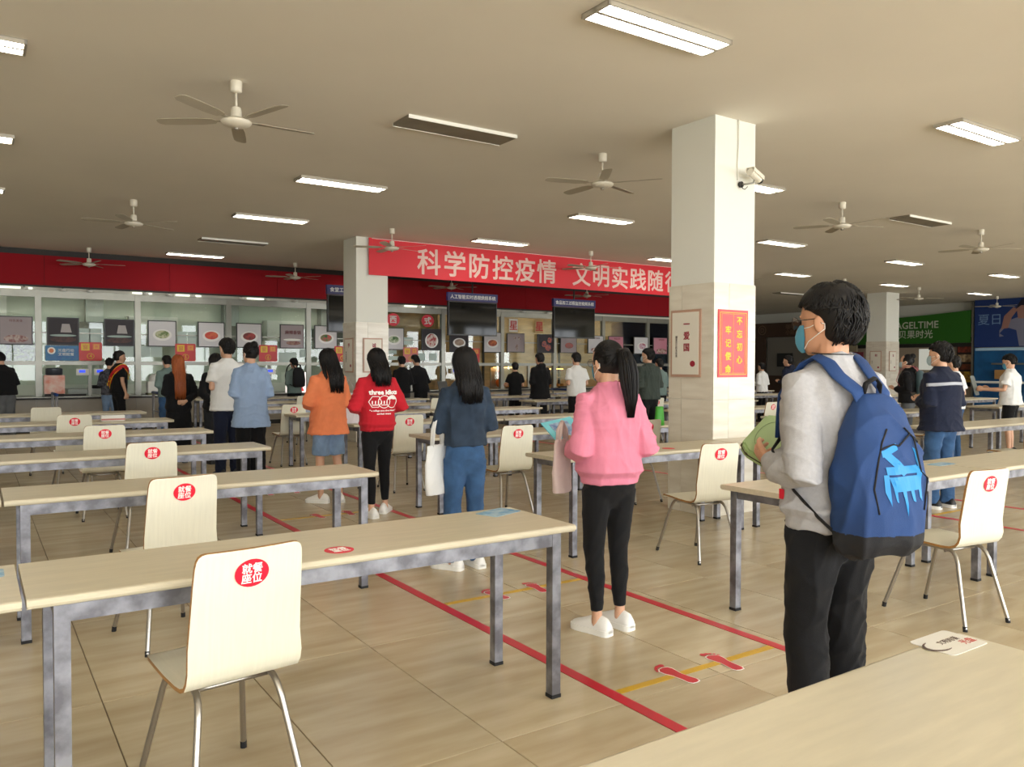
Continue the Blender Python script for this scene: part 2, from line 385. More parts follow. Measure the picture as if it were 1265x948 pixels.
# blue boards
bb = thing('blue_wall_board', 'big blue advertising board with a drinking person, upper right', 'sign', (0, 0, 0))
exbox(14.75, 4.5, 2.12, CEIL - .01, M_blue, 'panel', bb, 0.3, 0.04)
M_adskin = mat('ad_skin', (150, 110, 100), 0.6); M_adshirt = mat('ad_shirt', (120, 120, 140), 0.6); M_adhair = mat('ad_hair', (22, 24, 40), 0.6)
def poly(pts, m, nm, p, x=XE - 0.345): 
    return MB().add([(x, y, z) for y, z in pts] + [(x + .004, y, z) for y, z in pts], [tuple(range(len(pts))), tuple(reversed(range(len(pts), 2 * len(pts))))] + [(j, len(pts) + j, len(pts) + (j + 1) % len(pts), (j + 1) % len(pts)) for j in range(len(pts))]).build(nm, m, p)
poly([(13.25, 2.15), (13.35, 2.7), (13.7, 2.82), (13.9, 2.6), (13.75, 2.5), (13.9, 2.48), (13.9, 2.7), (13.72, 3.0), (13.3, 3.15), (12.6, 3.1), (11.9, 3.0), (11.7, 2.15)], M_adshirt, 'shirt_print', bb)
poly([(13.84, 2.75), (13.75, 3.2), (13.45, 3.5), (13.3, 3.42), (13.5, 3.15), (13.62, 2.78)], M_adskin, 'arm_print', bb, XE - .35)
poly([(13.3, 3.1), (13.35, 3.5), (13.1, 3.72), (12.6, 3.72), (12.45, 3.3), (12.7, 3.08)], M_adskin, 'face_print', bb, XE - .352)
poly([(13.38, 3.42), (13.2, 3.76), (12.6, 3.79), (12.3, 3.5), (12.5, 3.3), (12.8, 3.52), (13.2, 3.55)], M_adhair, 'hair_print', bb, XE - .356)
M_adlet = mat('ad_letter', (110, 140, 180), 0.5)
txt('夏日', 0.42, M_adlet, bb, (XE - 0.345, 14.25, 3.1), '-X')
b2 = thing('blue_shop_front', 'blue tiled stall front below the big blue board', 'stall', (0, 0, 0))
exbox(14.75, 4.5, 0, 2.1, M_blue2, 'wall_face', b2, 0.28, 0.04)
exbox(14.7, 4.5, 2.0, 2.1, mat('blue_light_strip', (170, 200, 220), 0.4), 'strip', b2, 0.3, 0.06)
exbox(14.0, 8, 1.5, 1.56, M_steel, 'shelf', b2, 0.32, 0.35); exbox(13.9, 13.55, 1.0, 1.32, mat('cardboard', (160, 120, 70), 0.8), 'carton', b2, 0.34, 0.3)
exbox(14.6, 5, 0.85, 0.92, M_white, 'counter_top', b2, 0.3, 0.5)
# brown shop
bs = thing('brown_shop_front', 'dark brown stall front with round logo at far end', 'stall', (0, 0, 0))
exbox(27.5, 21.2, 2.72, 3.36, M_brown, 'sign_board', bs, 0.25, 0.1)
exbox(27.5, 24.0, 0, 2.72, M_brown, 'side_board', bs, 0.2, 0.08)
exbox(21.3, 21.15, 0, 3.36, M_brown, 'side_board', bs, 0.2, 0.08)
exbox(24, 21.2, 0, 2.72, mat('grey_wall', (130, 124, 114), 0.7), 'rear_wall', bs, 0.05, 0.08)
exbox(24, 21.2, 0, 1.0, M_brown, 'counter_front', bs, 0.2, 0.4)
exbox(23.4, 22.6, 1.4, 2.0, M_black, 'screen', bs, 0.14, 0.06)
M_logo = mat('brown_logo', (122, 96, 74), 0.5)
o = MB().tube([(XE - 0.355, 24.1 + 0.2 * math.cos(a), 3.05 + 0.2 * math.sin(a)) for a in [2 * PI * k / 24 for k in range(24)]], 0.014, 6, closed=True).build('logo_ring', M_logo, bs)
txt('D', 0.3, M_logo, bs, (XE - 0.355, 24.1, 3.05), '-X'); txt('咖啡\n小站', 0.24, M_logo, bs, (XE - 0.355, 22.6, 3.05), '-X')
# patterned kiosk wall left of the maroon board + maroon board
kp = thing('patterned_kiosk', 'beige kiosk wall with rings pattern behind the far column', 'kiosk', (0, 0, 0))
exbox(21.1, 19.3, 0, 2.28, mat('kiosk_wall', (150, 138, 110), 0.6), 'panel', kp, 0.4, 0.06)
for y, z in ((20.6, 1.95), (20.2, 1.55), (20.7, 1.4), (20.1, 2.0)):
    MB().tube([(XE - 0.465, y + 0.17 * math.cos(a), z + 0.17 * math.sin(a)) for a in [2 * PI * k / 20 for k in range(20)]], 0.016, 6, closed=True).build('ring_print', M_dark, kp)
md = thing('maroon_banner', 'dark maroon roll-up banner left of the far column', 'banner', (0, 0, 0))
MB().box(24.1, 15.36, 0.45, 24.13, 16.0, 1.9).build('panel', M_maroon, md); MB().box(24.05, 15.3, 0, 24.2, 16.05, 0.06).build('base', M_steel, md); MB().box(24.13, 15.65, 0.05, 24.15, 15.69, 1.9).build('pole', M_steel, md)
txt('小食堂', 0.13, mat('red_letter', (200, 40, 40), 0.5), md, (24.095, 15.68, 1.68), '-X'); MB().box(24.085, 15.45, 1.15, 24.1, 15.7, 1.42).build('paper_note', M_white, md)
ORD = ['first', 'second', 'third', 'fourth', 'fifth', 'sixth', 'seventh', 'eighth', 'ninth', 'tenth']
M_top = mat('table_laminate', (208, 198, 172), 0.35, var=0.10, vs=5, stretch=(1, 7, 7), bump=0.03, bs=40)
M_leg = mat('worn_steel', (150, 151, 158), 0.42, 0.65, var=0.8, vs=11, vrgb=(92, 90, 96), stretch=(1, 1, 1), detail=7, vpos=(0.38, 0.62))
M_ply = mat('chair_laminate', (228, 224, 204), 0.32, var=0.06, vs=8, stretch=(14, 1, 1))
M_plyedge = mat('plywood_edge', (176, 128, 72), 0.5, var=0.3, vs=20, stretch=(1, 1, 10))
M_chr = mat('chair_steel', (170, 165, 158), 0.28, 0.9)
M_stk = mat('sticker_red', (222, 12, 48), 0.4); M_stkw = mat('sticker_white', (250, 246, 240), 0.5)

# ------------------------------------------------------------ dining tables
TL, TW, TH = 2.06, 0.54, 0.75
def make_table():
    t = thing('dining_table', 'x', 'table', (0, 0, 0), 0, 'long cream dining tables in rows')   # origin: left-front floor corner
    # bullnosed top
    prof = [(0.0, 0.732), (0.004, 0.724), (0.012, 0.72), (TW - .012, 0.72), (TW - .004, 0.724), (TW, 0.732), (TW, 0.74), (TW - .004, 0.747), (TW - .012, 0.75), (0.012, 0.75), (0.004, 0.747), (0.0, 0.74)]
    MB().rings([[(x, y + (0.006 if k in (0, 3) and 0 < i < 2 else 0), z) for i, (y, z) in enumerate(prof)] for k, x in enumerate((0.0, 0.005, TL - 0.005, TL))]).build('tabletop', M_top, t)
    fr = MB(); z0, z1 = 0.665, 0.72
    fr.box(0.115, 0.02, z0, TL - 0.115, 0.045, z1).box(0.115, TW - .045, z0, TL - .115, TW - .02, z1)
    fr.box(0.075, 0.065, z0, 0.1, TW - .065, z1).box(TL - .1, 0.065, z0, TL - .075, TW - .065, z1)
    fr.build('frame', M_leg, t)
    for x in (0.07, TL - 0.115):
        for y in (0.018, TW - 0.063):
            l = MB().box(x, y, 0.012, x + .045, y + .045, 0.72).build('leg', M_leg, t)
            MB().box(x - .002, y - .002, 0, x + .047, y + .047, 0.016).build('foot', M_rub, l)
    return t
tab0 = make_table(); first = [True]
def table(x, y, label, rz=0.0):
    if first[0]:
        first[0] = False; tab0.location = (x, y, 0); tab0.rotation_euler = (0, 0, rz); tab0['label'] = label; return tab0
    return copy_tree(tab0, (x, y, 0), rz, label)
rowsY = [0.55, 2.745, 4.80, 6.76, 8.72, 10.70, 12.62]
side = {0: 'left block beside the queue lane', 1: 'left block, one further from the queue lane'}
for k, y in enumerate(rowsY):
    if k == 0:
        table(0.08, y, 'large cream tabletop cut off by the bottom edge, nearest the camera', 0); continue
    table(0.125 if k < 3 else 0.03, y, 'cream dining table in the left block beside the lane, %s row from the front' % ORD[k - 1])
    if k >= 1: table((0.125 if k < 3 else 0.03) - TL - 0.012, y, 'cream dining table at the left picture edge, %s row from the front' % ORD[k - 1])
rowsM = [2.69, 4.70, 6.76, 8.70, 10.70, 12.68, 14.65, 16.6]
for k, y in enumerate(rowsM):
    table(3.65, y, 'cream table right of the near lane, beside it, %s row from the front' % ORD[k])
    if not (k == 0): table(3.65 + TL + 0.03, y, 'cream table right of the near lane, one further, %s row from the front' % ORD[k])
table(5.74, 2.69, 'cream dining table behind the blue backpack, touching the next one end to end')
for k, y in enumerate(rowsM[:8]):
    for j in range(2):
        table(9.05 + j * (TL + 0.03), y, 'cream table past the right lane, %s from it, %s row from the front' % (ORD[j], ORD[k]))
for k, y in enumerate(rowsM[2:8]):
    for j in range(2):
        table(14.6 + j * (TL + 0.03), y, 'cream table in the far right block, %s column, %s row' % (ORD[j], ORD[k]))

# ------------------------------------------------------------ chairs
def make_chair():
    t = thing('canteen_chair', 'x', 'chair', (0, 0, 0), 0, 'moulded cream canteen chairs')
    # profile: seat front -> rear -> back top   (y, z)
    pr = [(0.24, 0.42), (0.235, 0.425), (0.22, 0.436), (0.19, 0.442), (0.10, 0.44), (0.0, 0.434), (-0.10, 0.432), (-0.15, 0.436), (-0.185, 0.45), (-0.205, 0.475), (-0.215, 0.51), (-0.222, 0.58), (-0.235, 0.68), (-0.25, 0.78), (-0.259, 0.835), (-0.263, 0.855), (-0.266, 0.868), (-0.268, 0.875), (-.2685, .878)]
    hw = [0.14, 0.155, 0.17, 0.179, 0.184, 0.186, 0.186, 0.186, 0.186, 0.186, 0.185, 0.182, 0.178, 0.175, 0.172, 0.169, 0.163, 0.154, 0.140]
    th = 0.013; nu = 9; top = []; bot = []
    for i, (y, z) in enumerate(pr):
        a = pr[max(i - 1, 0)]; b = pr[min(i + 1, len(pr) - 1)]; d = Vector((b[0] - a[0], b[1] - a[1])).normalized(); nrm = Vector((d[1], -d[0]))
        if nrm[1] < 0 and i < 7: nrm = -nrm
        # upper side of seat / front of back : +z on seat, +y on back
        nrm = Vector((abs(nrm[0]), abs(nrm[1])))
        rt, rb = [], []
        for j in range(nu):
            u = -1 + 2 * j / (nu - 1); c = 0.012 * u * u if i > 10 else 0.0
            rt.append((u * hw[i], y + nrm[0] * th + c, z + nrm[1] * th)); rb.append((u * hw[i], y + c, z))
        top.append(rt); bot.append(rb)
    mb = MB(); n = len(pr); k = 0
    mb.v = [p for r in top for p in r] + [p for r in bot for p in r]; off = n * nu
    for i in range(n - 1):
        for j in range(nu - 1):
            a = i * nu + j; mb.f.append((a, a + nu, a + nu + 1, a + 1)); mb.mi.append(0)
            mb.f.append((off + a, off + a + 1, off + a + nu + 1, off + a + nu)); mb.mi.append(0)
        for j, s in ((0, 1), (nu - 1, -1)):
            a = i * nu + j; q = (a, off + a, off + a + nu, a + nu); mb.f.append(q if s == 1 else q[::-1]); mb.mi.append(1)
    for i, s in ((0, -1), (n - 1, 1)):
        for j in range(nu - 1):
            a = i * nu + j; q = (a, off + a, off + a + 1, a + 1); mb.f.append(q if s == -1 else q[::-1]); mb.mi.append(1)
    mb.build('seat_shell', [M_ply, M_plyedge], t, auto=40)
    for sx in (-1, 1):
        for sy in (-1, 1):
            ys = 0.27 if sy > 0 else -0.25
            pts = [(sx * 0.125, 0.0, 0.418), (sx * 0.125, sy * 0.09, 0.418), (sx * 0.127, sy * 0.125, 0.41), (sx * 0.131, sy * 0.15, 0.385), (sx * 0.137, sy * 0.165, 0.35), (sx * 0.185, ys, 0.014)]
            l = MB().tube(pts, 0.011, 10).build('leg', M_chr, t, auto=60)
            MB().tube([(sx * 0.1836, ys - sy * .004, 0.028), (sx * 0.1855, ys, 0.0)], 0.0125, 8).build('foot_cap', M_rub, l)
    for yb in (-0.08, 0.10): MB().tube([(-0.125, yb, 0.405), (0.125, yb, 0.405)], 0.009, 8).build('crossbar', M_chr, t, smooth=True)
    return t
chair0 = make_chair()
stick0 = disc(0.055, 0.045, 0.0012).mesh('sticker', M_stk); TX_S = txt_mesh('就餐\n座位', 0.034, M_stkw, 0.0005, 0.0006, 0.95)
def chair(x, y, rz, label, sticker=True, sx=0.0):
    """x, y: foot of the backrest; rz in degrees"""
    a = R(rz); ox, oy = x - 0.25 * math.sin(a), y + 0.25 * math.cos(a)
    c = copy_tree(chair0, (ox, oy, 0), a, label)
    if sticker:
        s = link('sticker', stick0, c, (sx, -0.2555, 0.80), (R(8.2), 0, 0))
        l = link('lettering', TX_S, s, (0, -0.0018, 0), (R(90), 0, 0))
    return c
L_ch = [(0.715, 2.52, 7, 'nearest cream chair with round red sticker at the front table'), (0.885, 4.3, 9, 'cream chair with round red sticker at the second table of the left block'),
        (1.08, 6.3, 3, 'cream chair with round red sticker at the third table of the left block'), (1.01, 8.25, 0, 'cream chair with round red sticker at the fourth table of the left block'),
        (0.94, 10.15, 0, 'cream chair with round red sticker at the fifth table of the left block'), (0.79, 12.05, 0, 'cream chair without a visible sticker at the farthest left table')]
for k, (x, y, r, lb) in enumerate(L_ch): chair(x, y, r, lb, k != 5)
for x, y, r, lb in [(4.545, 4.02, -9, 'cream chair with red sticker in front of the tiled middle column'), (4.27, 6.25, -2, 'cream chair beside the girl in the denim jacket'),
        (4.11, 8.2, -4, 'cream chair right of the girl in the red sweatshirt'), (3.79, 11.2, 0, 'cream chair left of the girl in the orange sweatshirt'),
        (4.66, 2.2, -8, 'cream chair right of the blue backpack, facing its table'), (5.87, 6.16, 0, 'cream chair just left of the tiled middle column'),
        (6.65, 12.1, 0, 'cream chair far behind the red sweatshirt, right shoulder side'), (6.3, 10.15, 0, 'cream chair far behind the girl in the denim jacket'),
        (9.9, 10.2, 0, 'cream chair seen beyond the middle column left edge'),
        (10.2, 4.3, -5, 'cream chair under the table right of the navy jacket man'), (15.6, 8.2, 0, 'cream chair with red sticker beside the far column'),
        (11.55, 6.2, -3, 'cream chair behind the white-shirt men on the right'), (10.4, 8.15, 3, 'cream chair just right of the tiled middle column'),
        (16.2, 10.15, 0, 'cream chair between navy-clad boy and the column'), (10.3, 14.1, 0, 'cream chair near the counter left of the middle column'), (5.0, 14.1, 0, 'cream chair near the counter behind the orange sweatshirt')]:
    chair(x, y, r, lb)
for c in kids(chair0):
    for g_ in kids(c): bpy.data.objects.remove(g_)
    bpy.data.objects.remove(c)
bpy.data.objects.remove(chair0)

# table-top stickers, napkins, papers
t = thing('seat_sticker', 'red oval seat sticker lying on the front table', 'sticker', (1.139, 2.86, 0.7505), R(4))
MB().lathe([(0.055, 0), (0.055, 0.0012)], seg=28).build('disc', M_stk, t); txt('就餐\n座位', 0.034, M_stkw, t, (0, 0, 0.0018), '+Z', 0.0005, 0.0004, 0.95)
t = thing('seat_sticker', 'red oval seat sticker on the table before the middle column', 'sticker', (4.85, 4.86, 0.7555 - .005), 0)
MB().lathe([(0.055, 0), (0.055, 0.0012)], seg=28).build('disc', M_stk, t)
M_sb = mat('sign_blue', (40, 140, 190), 0.4, var=0.8, vs=18, vrgb=(200, 215, 215)); 
def rrect(w, h, r, n=4):
    p = []
    for cx, cy, a0 in ((w / 2 - r, h / 2 - r, 0), (-w / 2 + r, h / 2 - r, 90), (-w / 2 + r, -h / 2 + r, 180), (w / 2 - r, -h / 2 + r, 270)):
        for k in range(n + 1): a = R(a0 + 90 * k / n); p.append((cx + r * math.cos(a), cy + r * math.sin(a)))
    return p
for x, y, w, h, lb, r in ((2.06, 3.18, 0.2, 0.13, 'blue and white table notice at the far corner of the front table', 20), (0.03, 3.16, 0.1, 0.12, 'blue table notice at the left edge table', 0), (5.72, 3.03, 0.24, 0.1, 'blue table notice where two right tables meet', 3)):
    o = MB().prism(rrect(w, h, 0.015), 0, 0.0015).build('table_notice', M_sb); o.location = (x, y, 0.7505); o.rotation_euler = (0, 0, R(r)); tag(o, lb, 'notice', 'notices stuck on the tables')
t = thing('table_card', 'white card with brush calligraphy on the near table corner', 'card', (2.04, 1.055, 0.7505), 0)
MB().prism(rrect(0.17, 0.115, 0.014), 0, 0.0015).build('paper', mat('card_white', (226, 222, 212), 0.35), t)
M_ink = mat('ink', (90, 70, 60), 0.5); M_ink2 = mat('ink_red', (190, 60, 50), 0.5)
MB().tube([(-0.06 + 0.045 * math.cos(a) + .01, 0.0 + 0.028 * math.sin(a) , 0.002) for a in [R(100 + 17 * k) for k in range(12)]], [(0.001, 0.001 + 0.004 * math.sin(PI * k / 11)) for k in range(12)], 6).build('brush_stroke', M_ink, t)
txt('文明用餐', 0.022, M_ink, t, (0.01, 0.008, 0.0018), '+Z', ext=0.0003); txt('光盘', 0.028, M_ink2, t, (0.05, -0.02, 0.0018), '+Z', ext=0.0003)
t = thing('tissue_box', 'small white box on the fifth left table', 'box', (1.42, 10.9, 0.75), 0)
MB().box(-.13, -.06, 0, .13, .06, 0.07).build('body', M_white, t, bevel=0.004); MB().box(-.131, -.061, 0.01, .131, -.06, 0.03).build('stripe', mat('pink_stripe', (200, 130, 120), .5), t)

# ------------------------------------------------------------ tapes and footprints
M_tape = mat('tape_red', (206, 34, 54), 0.35, var=0.10, vs=3); M_tapey = mat('tape_yellow', (214, 170, 40), 0.4, var=0.12, vs=5)
def tape(nm, x0, y0, x1, y1, m, lb, grp):
    o = MB().box(x0, y0, 0.0006, x1, y1, 0.0022).build(nm, m); tag(o, lb, 'tape', grp)
tape('lane_tape', 2.292, 1.2, 2.352, 12.6, M_tape, 'red floor tape marking the left side of the near queue lane', 'red lane tapes')
tape('lane_tape', 3.405, 1.2, 3.465, 16.0, M_tape, 'red floor tape marking the right side of the near queue lane', 'red lane tapes')
tape('lane_tape', 7.66, 1.2, 7.72, 16.0, M_tape, 'thin red floor tape behind the chair at right, nearer line', 'red lane tapes')
tape('lane_tape', 8.80, 1.2, 8.86, 16.0, M_tape, 'thin red floor tape behind the chair at right, farther line', 'red lane tapes')
ft = []
for k in range(5): ft.append(2.66 + 1.565 * k)
sole = [(0.0, -0.115), (0.022, -0.11), (0.03, -0.09), (0.027, -0.05), (0.024, -0.01), (0.034, 0.03), (0.042, 0.06), (0.036, 0.085), (0.012, 0.095), (-0.016, 0.09), (-0.034, 0.072), (-0.036, 0.04), (-0.026, 0.0), (-0.026, -0.05), (-0.03, -0.09), (-0.022, -0.11)]
def foot(x, y, rz, mirror, lb):
    t = thing('footprint_decal', lb, 'decal', (x, y, 0.0024), R(rz), 'red footprint decals')
    sg = -1 if mirror else 1
    P_ = [(sg * a, b) for a, b in sole]; P_ = P_[::-1] if mirror else P_
    w_ = [(a * 1.14, b * 1.06) for a, b in P_]
    MB().prism(w_, 0, 0.0008).build('white_border', M_stkw, t); MB().prism(P_, 0.0008, 0.0014).build('sole', M_tape, t)
    for i, (a, b, r) in enumerate(((0.028, 0.118, 0.016), (0.004, 0.12, 0.0105), (-0.014, 0.113, 0.009), (-0.029, 0.1, 0.008), (-0.041, 0.083, 0.007))):
        MB().lathe([(r, 0.0), (r, 0.0012)], (sg * a, b, 0), 10).build('toe', M_tape, t)
for k, y in enumerate(ft):
    tape('spacing_tape', 2.36, y - 0.02, 3.40, y + 0.02, M_tapey, 'yellow floor tape across the near lane, %s from the front' % ORD[k], 'yellow spacing tapes')
    foot(2.72, y, 6, False, 'red left footprint decal on the %s yellow line of the near lane' % ORD[k]); foot(3.03, y - 0.01, -6, True, 'red right footprint decal on the %s yellow line of the near lane' % ORD[k])
for k in range(3):
    y = 2.6 + 1.565 * k
    tape('spacing_tape', 7.73, y - 0.02, 8.79, y + 0.02, M_tapey, 'yellow floor tape across the right lane, %s from the front' % ORD[k], 'yellow spacing tapes')

# ------------------------------------------------------------ ceiling lights, plates, fans
M_tube = mat('lamp_glow', (255, 253, 246), 0.4, emit=14.0, ergb=(255, 252, 243)); M_lou = mat('lamp_frame', (190, 184, 172), 0.35, 0.4)
def make_lamp():
    t = thing('ceiling_light', 'x', 'ceiling light', (0, 0, 0), 0, 'twin tube ceiling lights')
    m = MB(); L, W = 0.59, 0.14
    m.box(-L, -W, -0.035, L, -W + .012, 0).box(-L, W - .012, -0.035, L, W, 0).box(-L, -W, -.035, -L + .02, W, 0).box(L - .02, -W, -.035, L, W, 0).box(-L, -0.014, -0.035, L, 0.014, 0).box(-L, -W, -0.006, L, W, 0)
    m.build('frame', M_lou, t)
    for y in (-0.07, 0.07):
        MB().box(-L + .03, y - 0.045, -0.03, L - .03, y + 0.045, -0.012).build('glowing_tube', M_tube, t)
        lv = MB()
        for k in range(15): x = -L + 0.06 + k * (2 * L - 0.12) / 14; lv.box(x - .002, y - .055, -0.035, x + .002, y + .055, -0.03)
        lv.build('louvre', M_lou, t)['kind'] = 'stuff'
    return t
lampX = [-4.6, -0.2, 4.03, 8.45, 12.98, 17.65, 22.3, 27.2]; lampX_r = ['far left', 'left', 'first', 'second', 'third', 'fourth', 'fifth', 'sixth']
l0 = make_lamp(); used = False
for ri, y in enumerate((-1.7, 1.3, 4.15, 7.05, 10.0, 13.0, 16.0, 18.3)):
    for ci, x in enumerate(lampX):
        yy = y + (0.25 if x > 15 and y > 8 else 0)
        if ri in (3, 6) and ci not in (1, 3, 5) : continue     # unlit plates hang there instead
        if ri == 7 and ci not in (2, 3): continue
        if ri == 3 and ci == 1: x = -0.23
        if ri == 0 and ci in (4, 5, 6, 7): pass
        lb = 'lit twin-tube ceiling light, %s row, %s from the left' % (ORD[ri], ORD[ci])
        if not used: used = True; l0.location = (x, yy, CEIL); l0['label'] = lb
        else: copy_tree(l0, (x, yy, CEIL), 0, lb)
M_plate = mat('dull_plate', (150, 142, 126), 0.5, 0.3, var=0.25, vs=3)
for x, y, lb in ((4.07, 7.07, 'unlit grey panel light fixed to the ceiling left of the column'), (12.82, 7.18, 'unlit grey panel light on the ceiling at right'), (4.2, 15.9, 'unlit grey panel light above the left tables'), (22.3, 16.9, 'unlit grey panel light far right on the ceiling')):
    t = thing('ceiling_panel', lb, 'ceiling light', (x, y, CEIL), 0, 'unlit ceiling panels')
    MB().box(-0.62, -0.165, -0.03, 0.62, 0.165, 0).build('cover', M_plate, t); MB().box(-0.62, -0.175, -0.034, 0.62, -0.165, 0).box(-0.62, 0.165, -0.034, 0.62, 0.175, 0).build('edge_strip', M_white, t)
M_fan = mat('fan_enamel', (222, 216, 200), 0.35); M_blade = mat('fan_blade', (176, 168, 150), 0.4)
def make_fan():
    t = thing('ceiling_fan', 'x', 'fan', (0, 0, 0), 0, 'five-blade ceiling fans')
    MB().lathe([(0.045, 0), (0.05, -0.01), (0.048, -0.085), (0.038, -0.095), (0.01, -0.1)][::-1], seg=20).build('canopy', M_fan, t, auto=50)
    MB().tube([(0, 0, -0.09), (0, 0, -0.24)], 0.01, 8).build('rod', M_fan, t, smooth=True)
    MB().lathe([(0.02, -0.385), (0.06, -0.38), (0.11, -0.365), (0.125, -0.345), (0.125, -0.335), (0.1, -0.32), (0.06, -0.31), (0.045, -0.3), (0.043, -0.24), (0.038, -0.22), (0.012, -0.215)], seg=24).build('motor', M_fan, t, auto=50)
    MB().ell((0, 0, -0.393), (0.022, 0.022, 0.015), 10, 5).build('knob', M_chr, t, smooth=True)
    for k in range(5):
        a = 2 * PI * k / 5; m = MB()
        pr = [(0.10, 0.016, 0), (0.17, 0.02, 0), (0.19, 0.045, 0.1), (0.30, 0.056, 0.17), (0.5, 0.058, 0.17), (0.63, 0.054, 0.17), (0.665, 0.035, 0.17), (0.672, 0.012, 0.17)]
        rs = []
        for r_, hw_, tw in pr:
            c_, s_ = math.cos(tw), math.sin(tw)
            rs.append([(r_, y_ * c_, -0.33 + y_ * s_ + z_ + 0.0) for y_, z_ in ((-hw_, -.002), (hw_, -.002), (hw_, .002), (-hw_, .002))])
        m.rings(rs); m.xf(Matrix.Rotation(a, 4, 'Z')); m.build('blade', M_blade, t)
    return t
f0 = make_fan(); used = False; fr = random.Random(3)
fans = [(1.86, 6.93, 0.0), (5.89, 6.96, 0.32), (10.5, 7.05, 0.9), (14.58, 7.09, 0.62), (1.96, 12.75, 0.5), (6.1, 12.85, 0.25), (10.74, 13.05, 0.75), (15.2, 13.1, 0.1), (19.8, 13.2, 1.0), (23.7, 13.3, 0.4), (28.9, 13.5, 0.8), (2.0, 18.5, 1.1), (6.3, 18.5, 0.35), (10.5, 18.5, 0.6), (15.0, 18.4, 0.2), (-2.3, 6.9, 0.4), (-2.3, 12.7, 0.9), (19.6, 7.1, 0.2), (24.2, 7.1, 0.5), (1.9, 1.1, 0.3), (6.1, 1.1, 0.6), (10.5, 1.1, 0.2), (19.8, 20.5, 0.2), (24, 20, 0.8)]
fl_lab = {0: 'nearest ceiling fan, upper left of the picture', 1: 'ceiling fan just left of the tiled middle column', 2: 'ceiling fan just right of the middle column', 3: 'ceiling fan near the right picture edge',
          4: 'ceiling fan second nearest on the left side', 5: 'ceiling fan in front of the red banner, left end', 6: 'ceiling fan in front of the red banner, right part', 7: 'ceiling fan hidden behind the middle column', 8: 'ceiling fan above the head of the backpack man',
          9: 'ceiling fan before the green sign', 10: 'ceiling fan before the big blue board', 11: 'ceiling fan before the red valance, far left', 12: 'ceiling fan before the red valance left of the far column', 13: 'ceiling fan behind the hanging screen with the bright reflection', 14: 'ceiling fan behind the black hanging screen'}
for k, (x, y, a) in enumerate(fans):
    lb = fl_lab.get(k, 'ceiling fan outside the view, number %d of the rest' % (k - 14) if False else 'ceiling fan of the %s pair beyond the picture edge, at %s' % (ORD[(k - 15) // 2], ('its near side', 'its far side')[(k - 15) % 2]))
    if not used: used = True; f0.location = (x, y, CEIL); f0.rotation_euler = (0, 0, a); f0['label'] = lb
    else: copy_tree(f0, (x, y, CEIL), a, lb)
# ------------------------------------------------------------ red banner
M_ban = mat('banner_red', (214, 20, 40), 0.5); M_banl = mat('banner_letter', (228, 196, 186), 0.6); M_gold = mat('gold_letter', (244, 206, 40), 0.5)
t = thing('red_banner', 'long red banner with pale Chinese slogan hung from the ceiling', 'banner', (0, 13.93, 0))
MB().box(6.14, -0.005, 3.12, 14.9, 0.005, 3.81).build('cloth', M_ban, t)
for s, x in zip('科学防控疫情文明实践随行', (7.4, 7.98, 8.55, 9.12, 9.68, 10.24, 11.2, 11.76, 12.32, 12.88, 13.44, 14.0)):
    txt(s, 0.53, M_banl, t, (x, -0.008, 3.45), '-Y', bold=0.009, ext=0.0012)
MB().tube([(6.2, 0, 3.80), (14.9, 0, 3.80)], 0.008, 6).build('cord', M_white, t)
# ------------------------------------------------------------ posters on the columns
t = thing('red_poster', 'red poster with gold characters on the near column', 'poster', (6.10, 5.252, 1.66))
MB().box(-0.21, -0.002, -0.325, 0.21, 0.006, 0.325).build('sheet', mat('poster_red', (226, 22, 32), 0.3), t)
def framering(w, h, b, y, m, nm, t, face='-Y'):
    mb = MB()
    for x0, z0, x1, z1 in ((-w, -h, w, -h + b), (-w, h - b, w, h), (-w, -h, -w + b, h), (w - b, -h, w, h)): mb.box(x0, y, z0, x1, y + 0.002, z1)
    return mb.build(nm, m, t)
framering(0.19, 0.30, 0.005, -0.004, M_gold, 'gold_line', t); framering(0.165, 0.285, 0.002, -0.004, M_gold, 'inner_line', t)
for k, c in enumerate('不忘初心'): txt(c, 0.085, M_gold, t, (0.085, -0.0035, 0.22 - k * 0.125), '-Y', bold=0.002, name='gold_character')
for k, c in enumerate('牢记使命'): txt(c, 0.085, M_gold, t, (-0.075, -0.0035, 0.13 - k * 0.125), '-Y', bold=0.002, name='gold_character')
MB().box(-0.003, -0.0035, -0.3, -0.0005, -0.002, 0.3).build('fold_line', M_gold, t)
def whiteposter(x, y, z, rz, lb, main, sidetxt, sc=1.0):
    t = thing('calligraphy_poster', lb, 'poster', (x, y, z), rz, 'framed calligraphy posters on the columns')
    W, H = 0.2 * sc, 0.33 * sc
    MB().box(-W, -0.008, -H, W, 0.004, H).build('frame', mat('poster_wood', (188, 150, 128), 0.4), t, bevel=0.002); MB().box(-W + .025, -0.012, -H + .025, W - .025, -0.008, H - .025).build('sheet', mat('poster_paper', (226, 220, 206), 0.4), t)
    m = mat('ink_crimson', (150, 28, 50), 0.5); m2 = mat('ink_dark', (70, 50, 46), 0.5)
    for k, c in enumerate(main): txt(c, 0.085 * sc, m, t, (0.02, -0.0135, 0.19 * sc - k * 0.115 * sc), '-Y', bold=0.002, name='crimson_character')
    txt('\n'.join(sidetxt), 0.028 * sc, m2, t, (-0.115 * sc, -0.0135, -0.03 * sc), '-Y', ls=0.95, name='small_characters')
    MB().ell((0.1 * sc, -0.013, -0.2 * sc), (0.035 * sc, 0.001, 0.03 * sc), 10, 5).build('flower_print', m, t)
    return t
whiteposter(5.828, 5.61, 1.665, R(-90), 'white calligraphy poster in a pink frame on the near column left side', '一爱国', '国家兴亡匹夫有责')
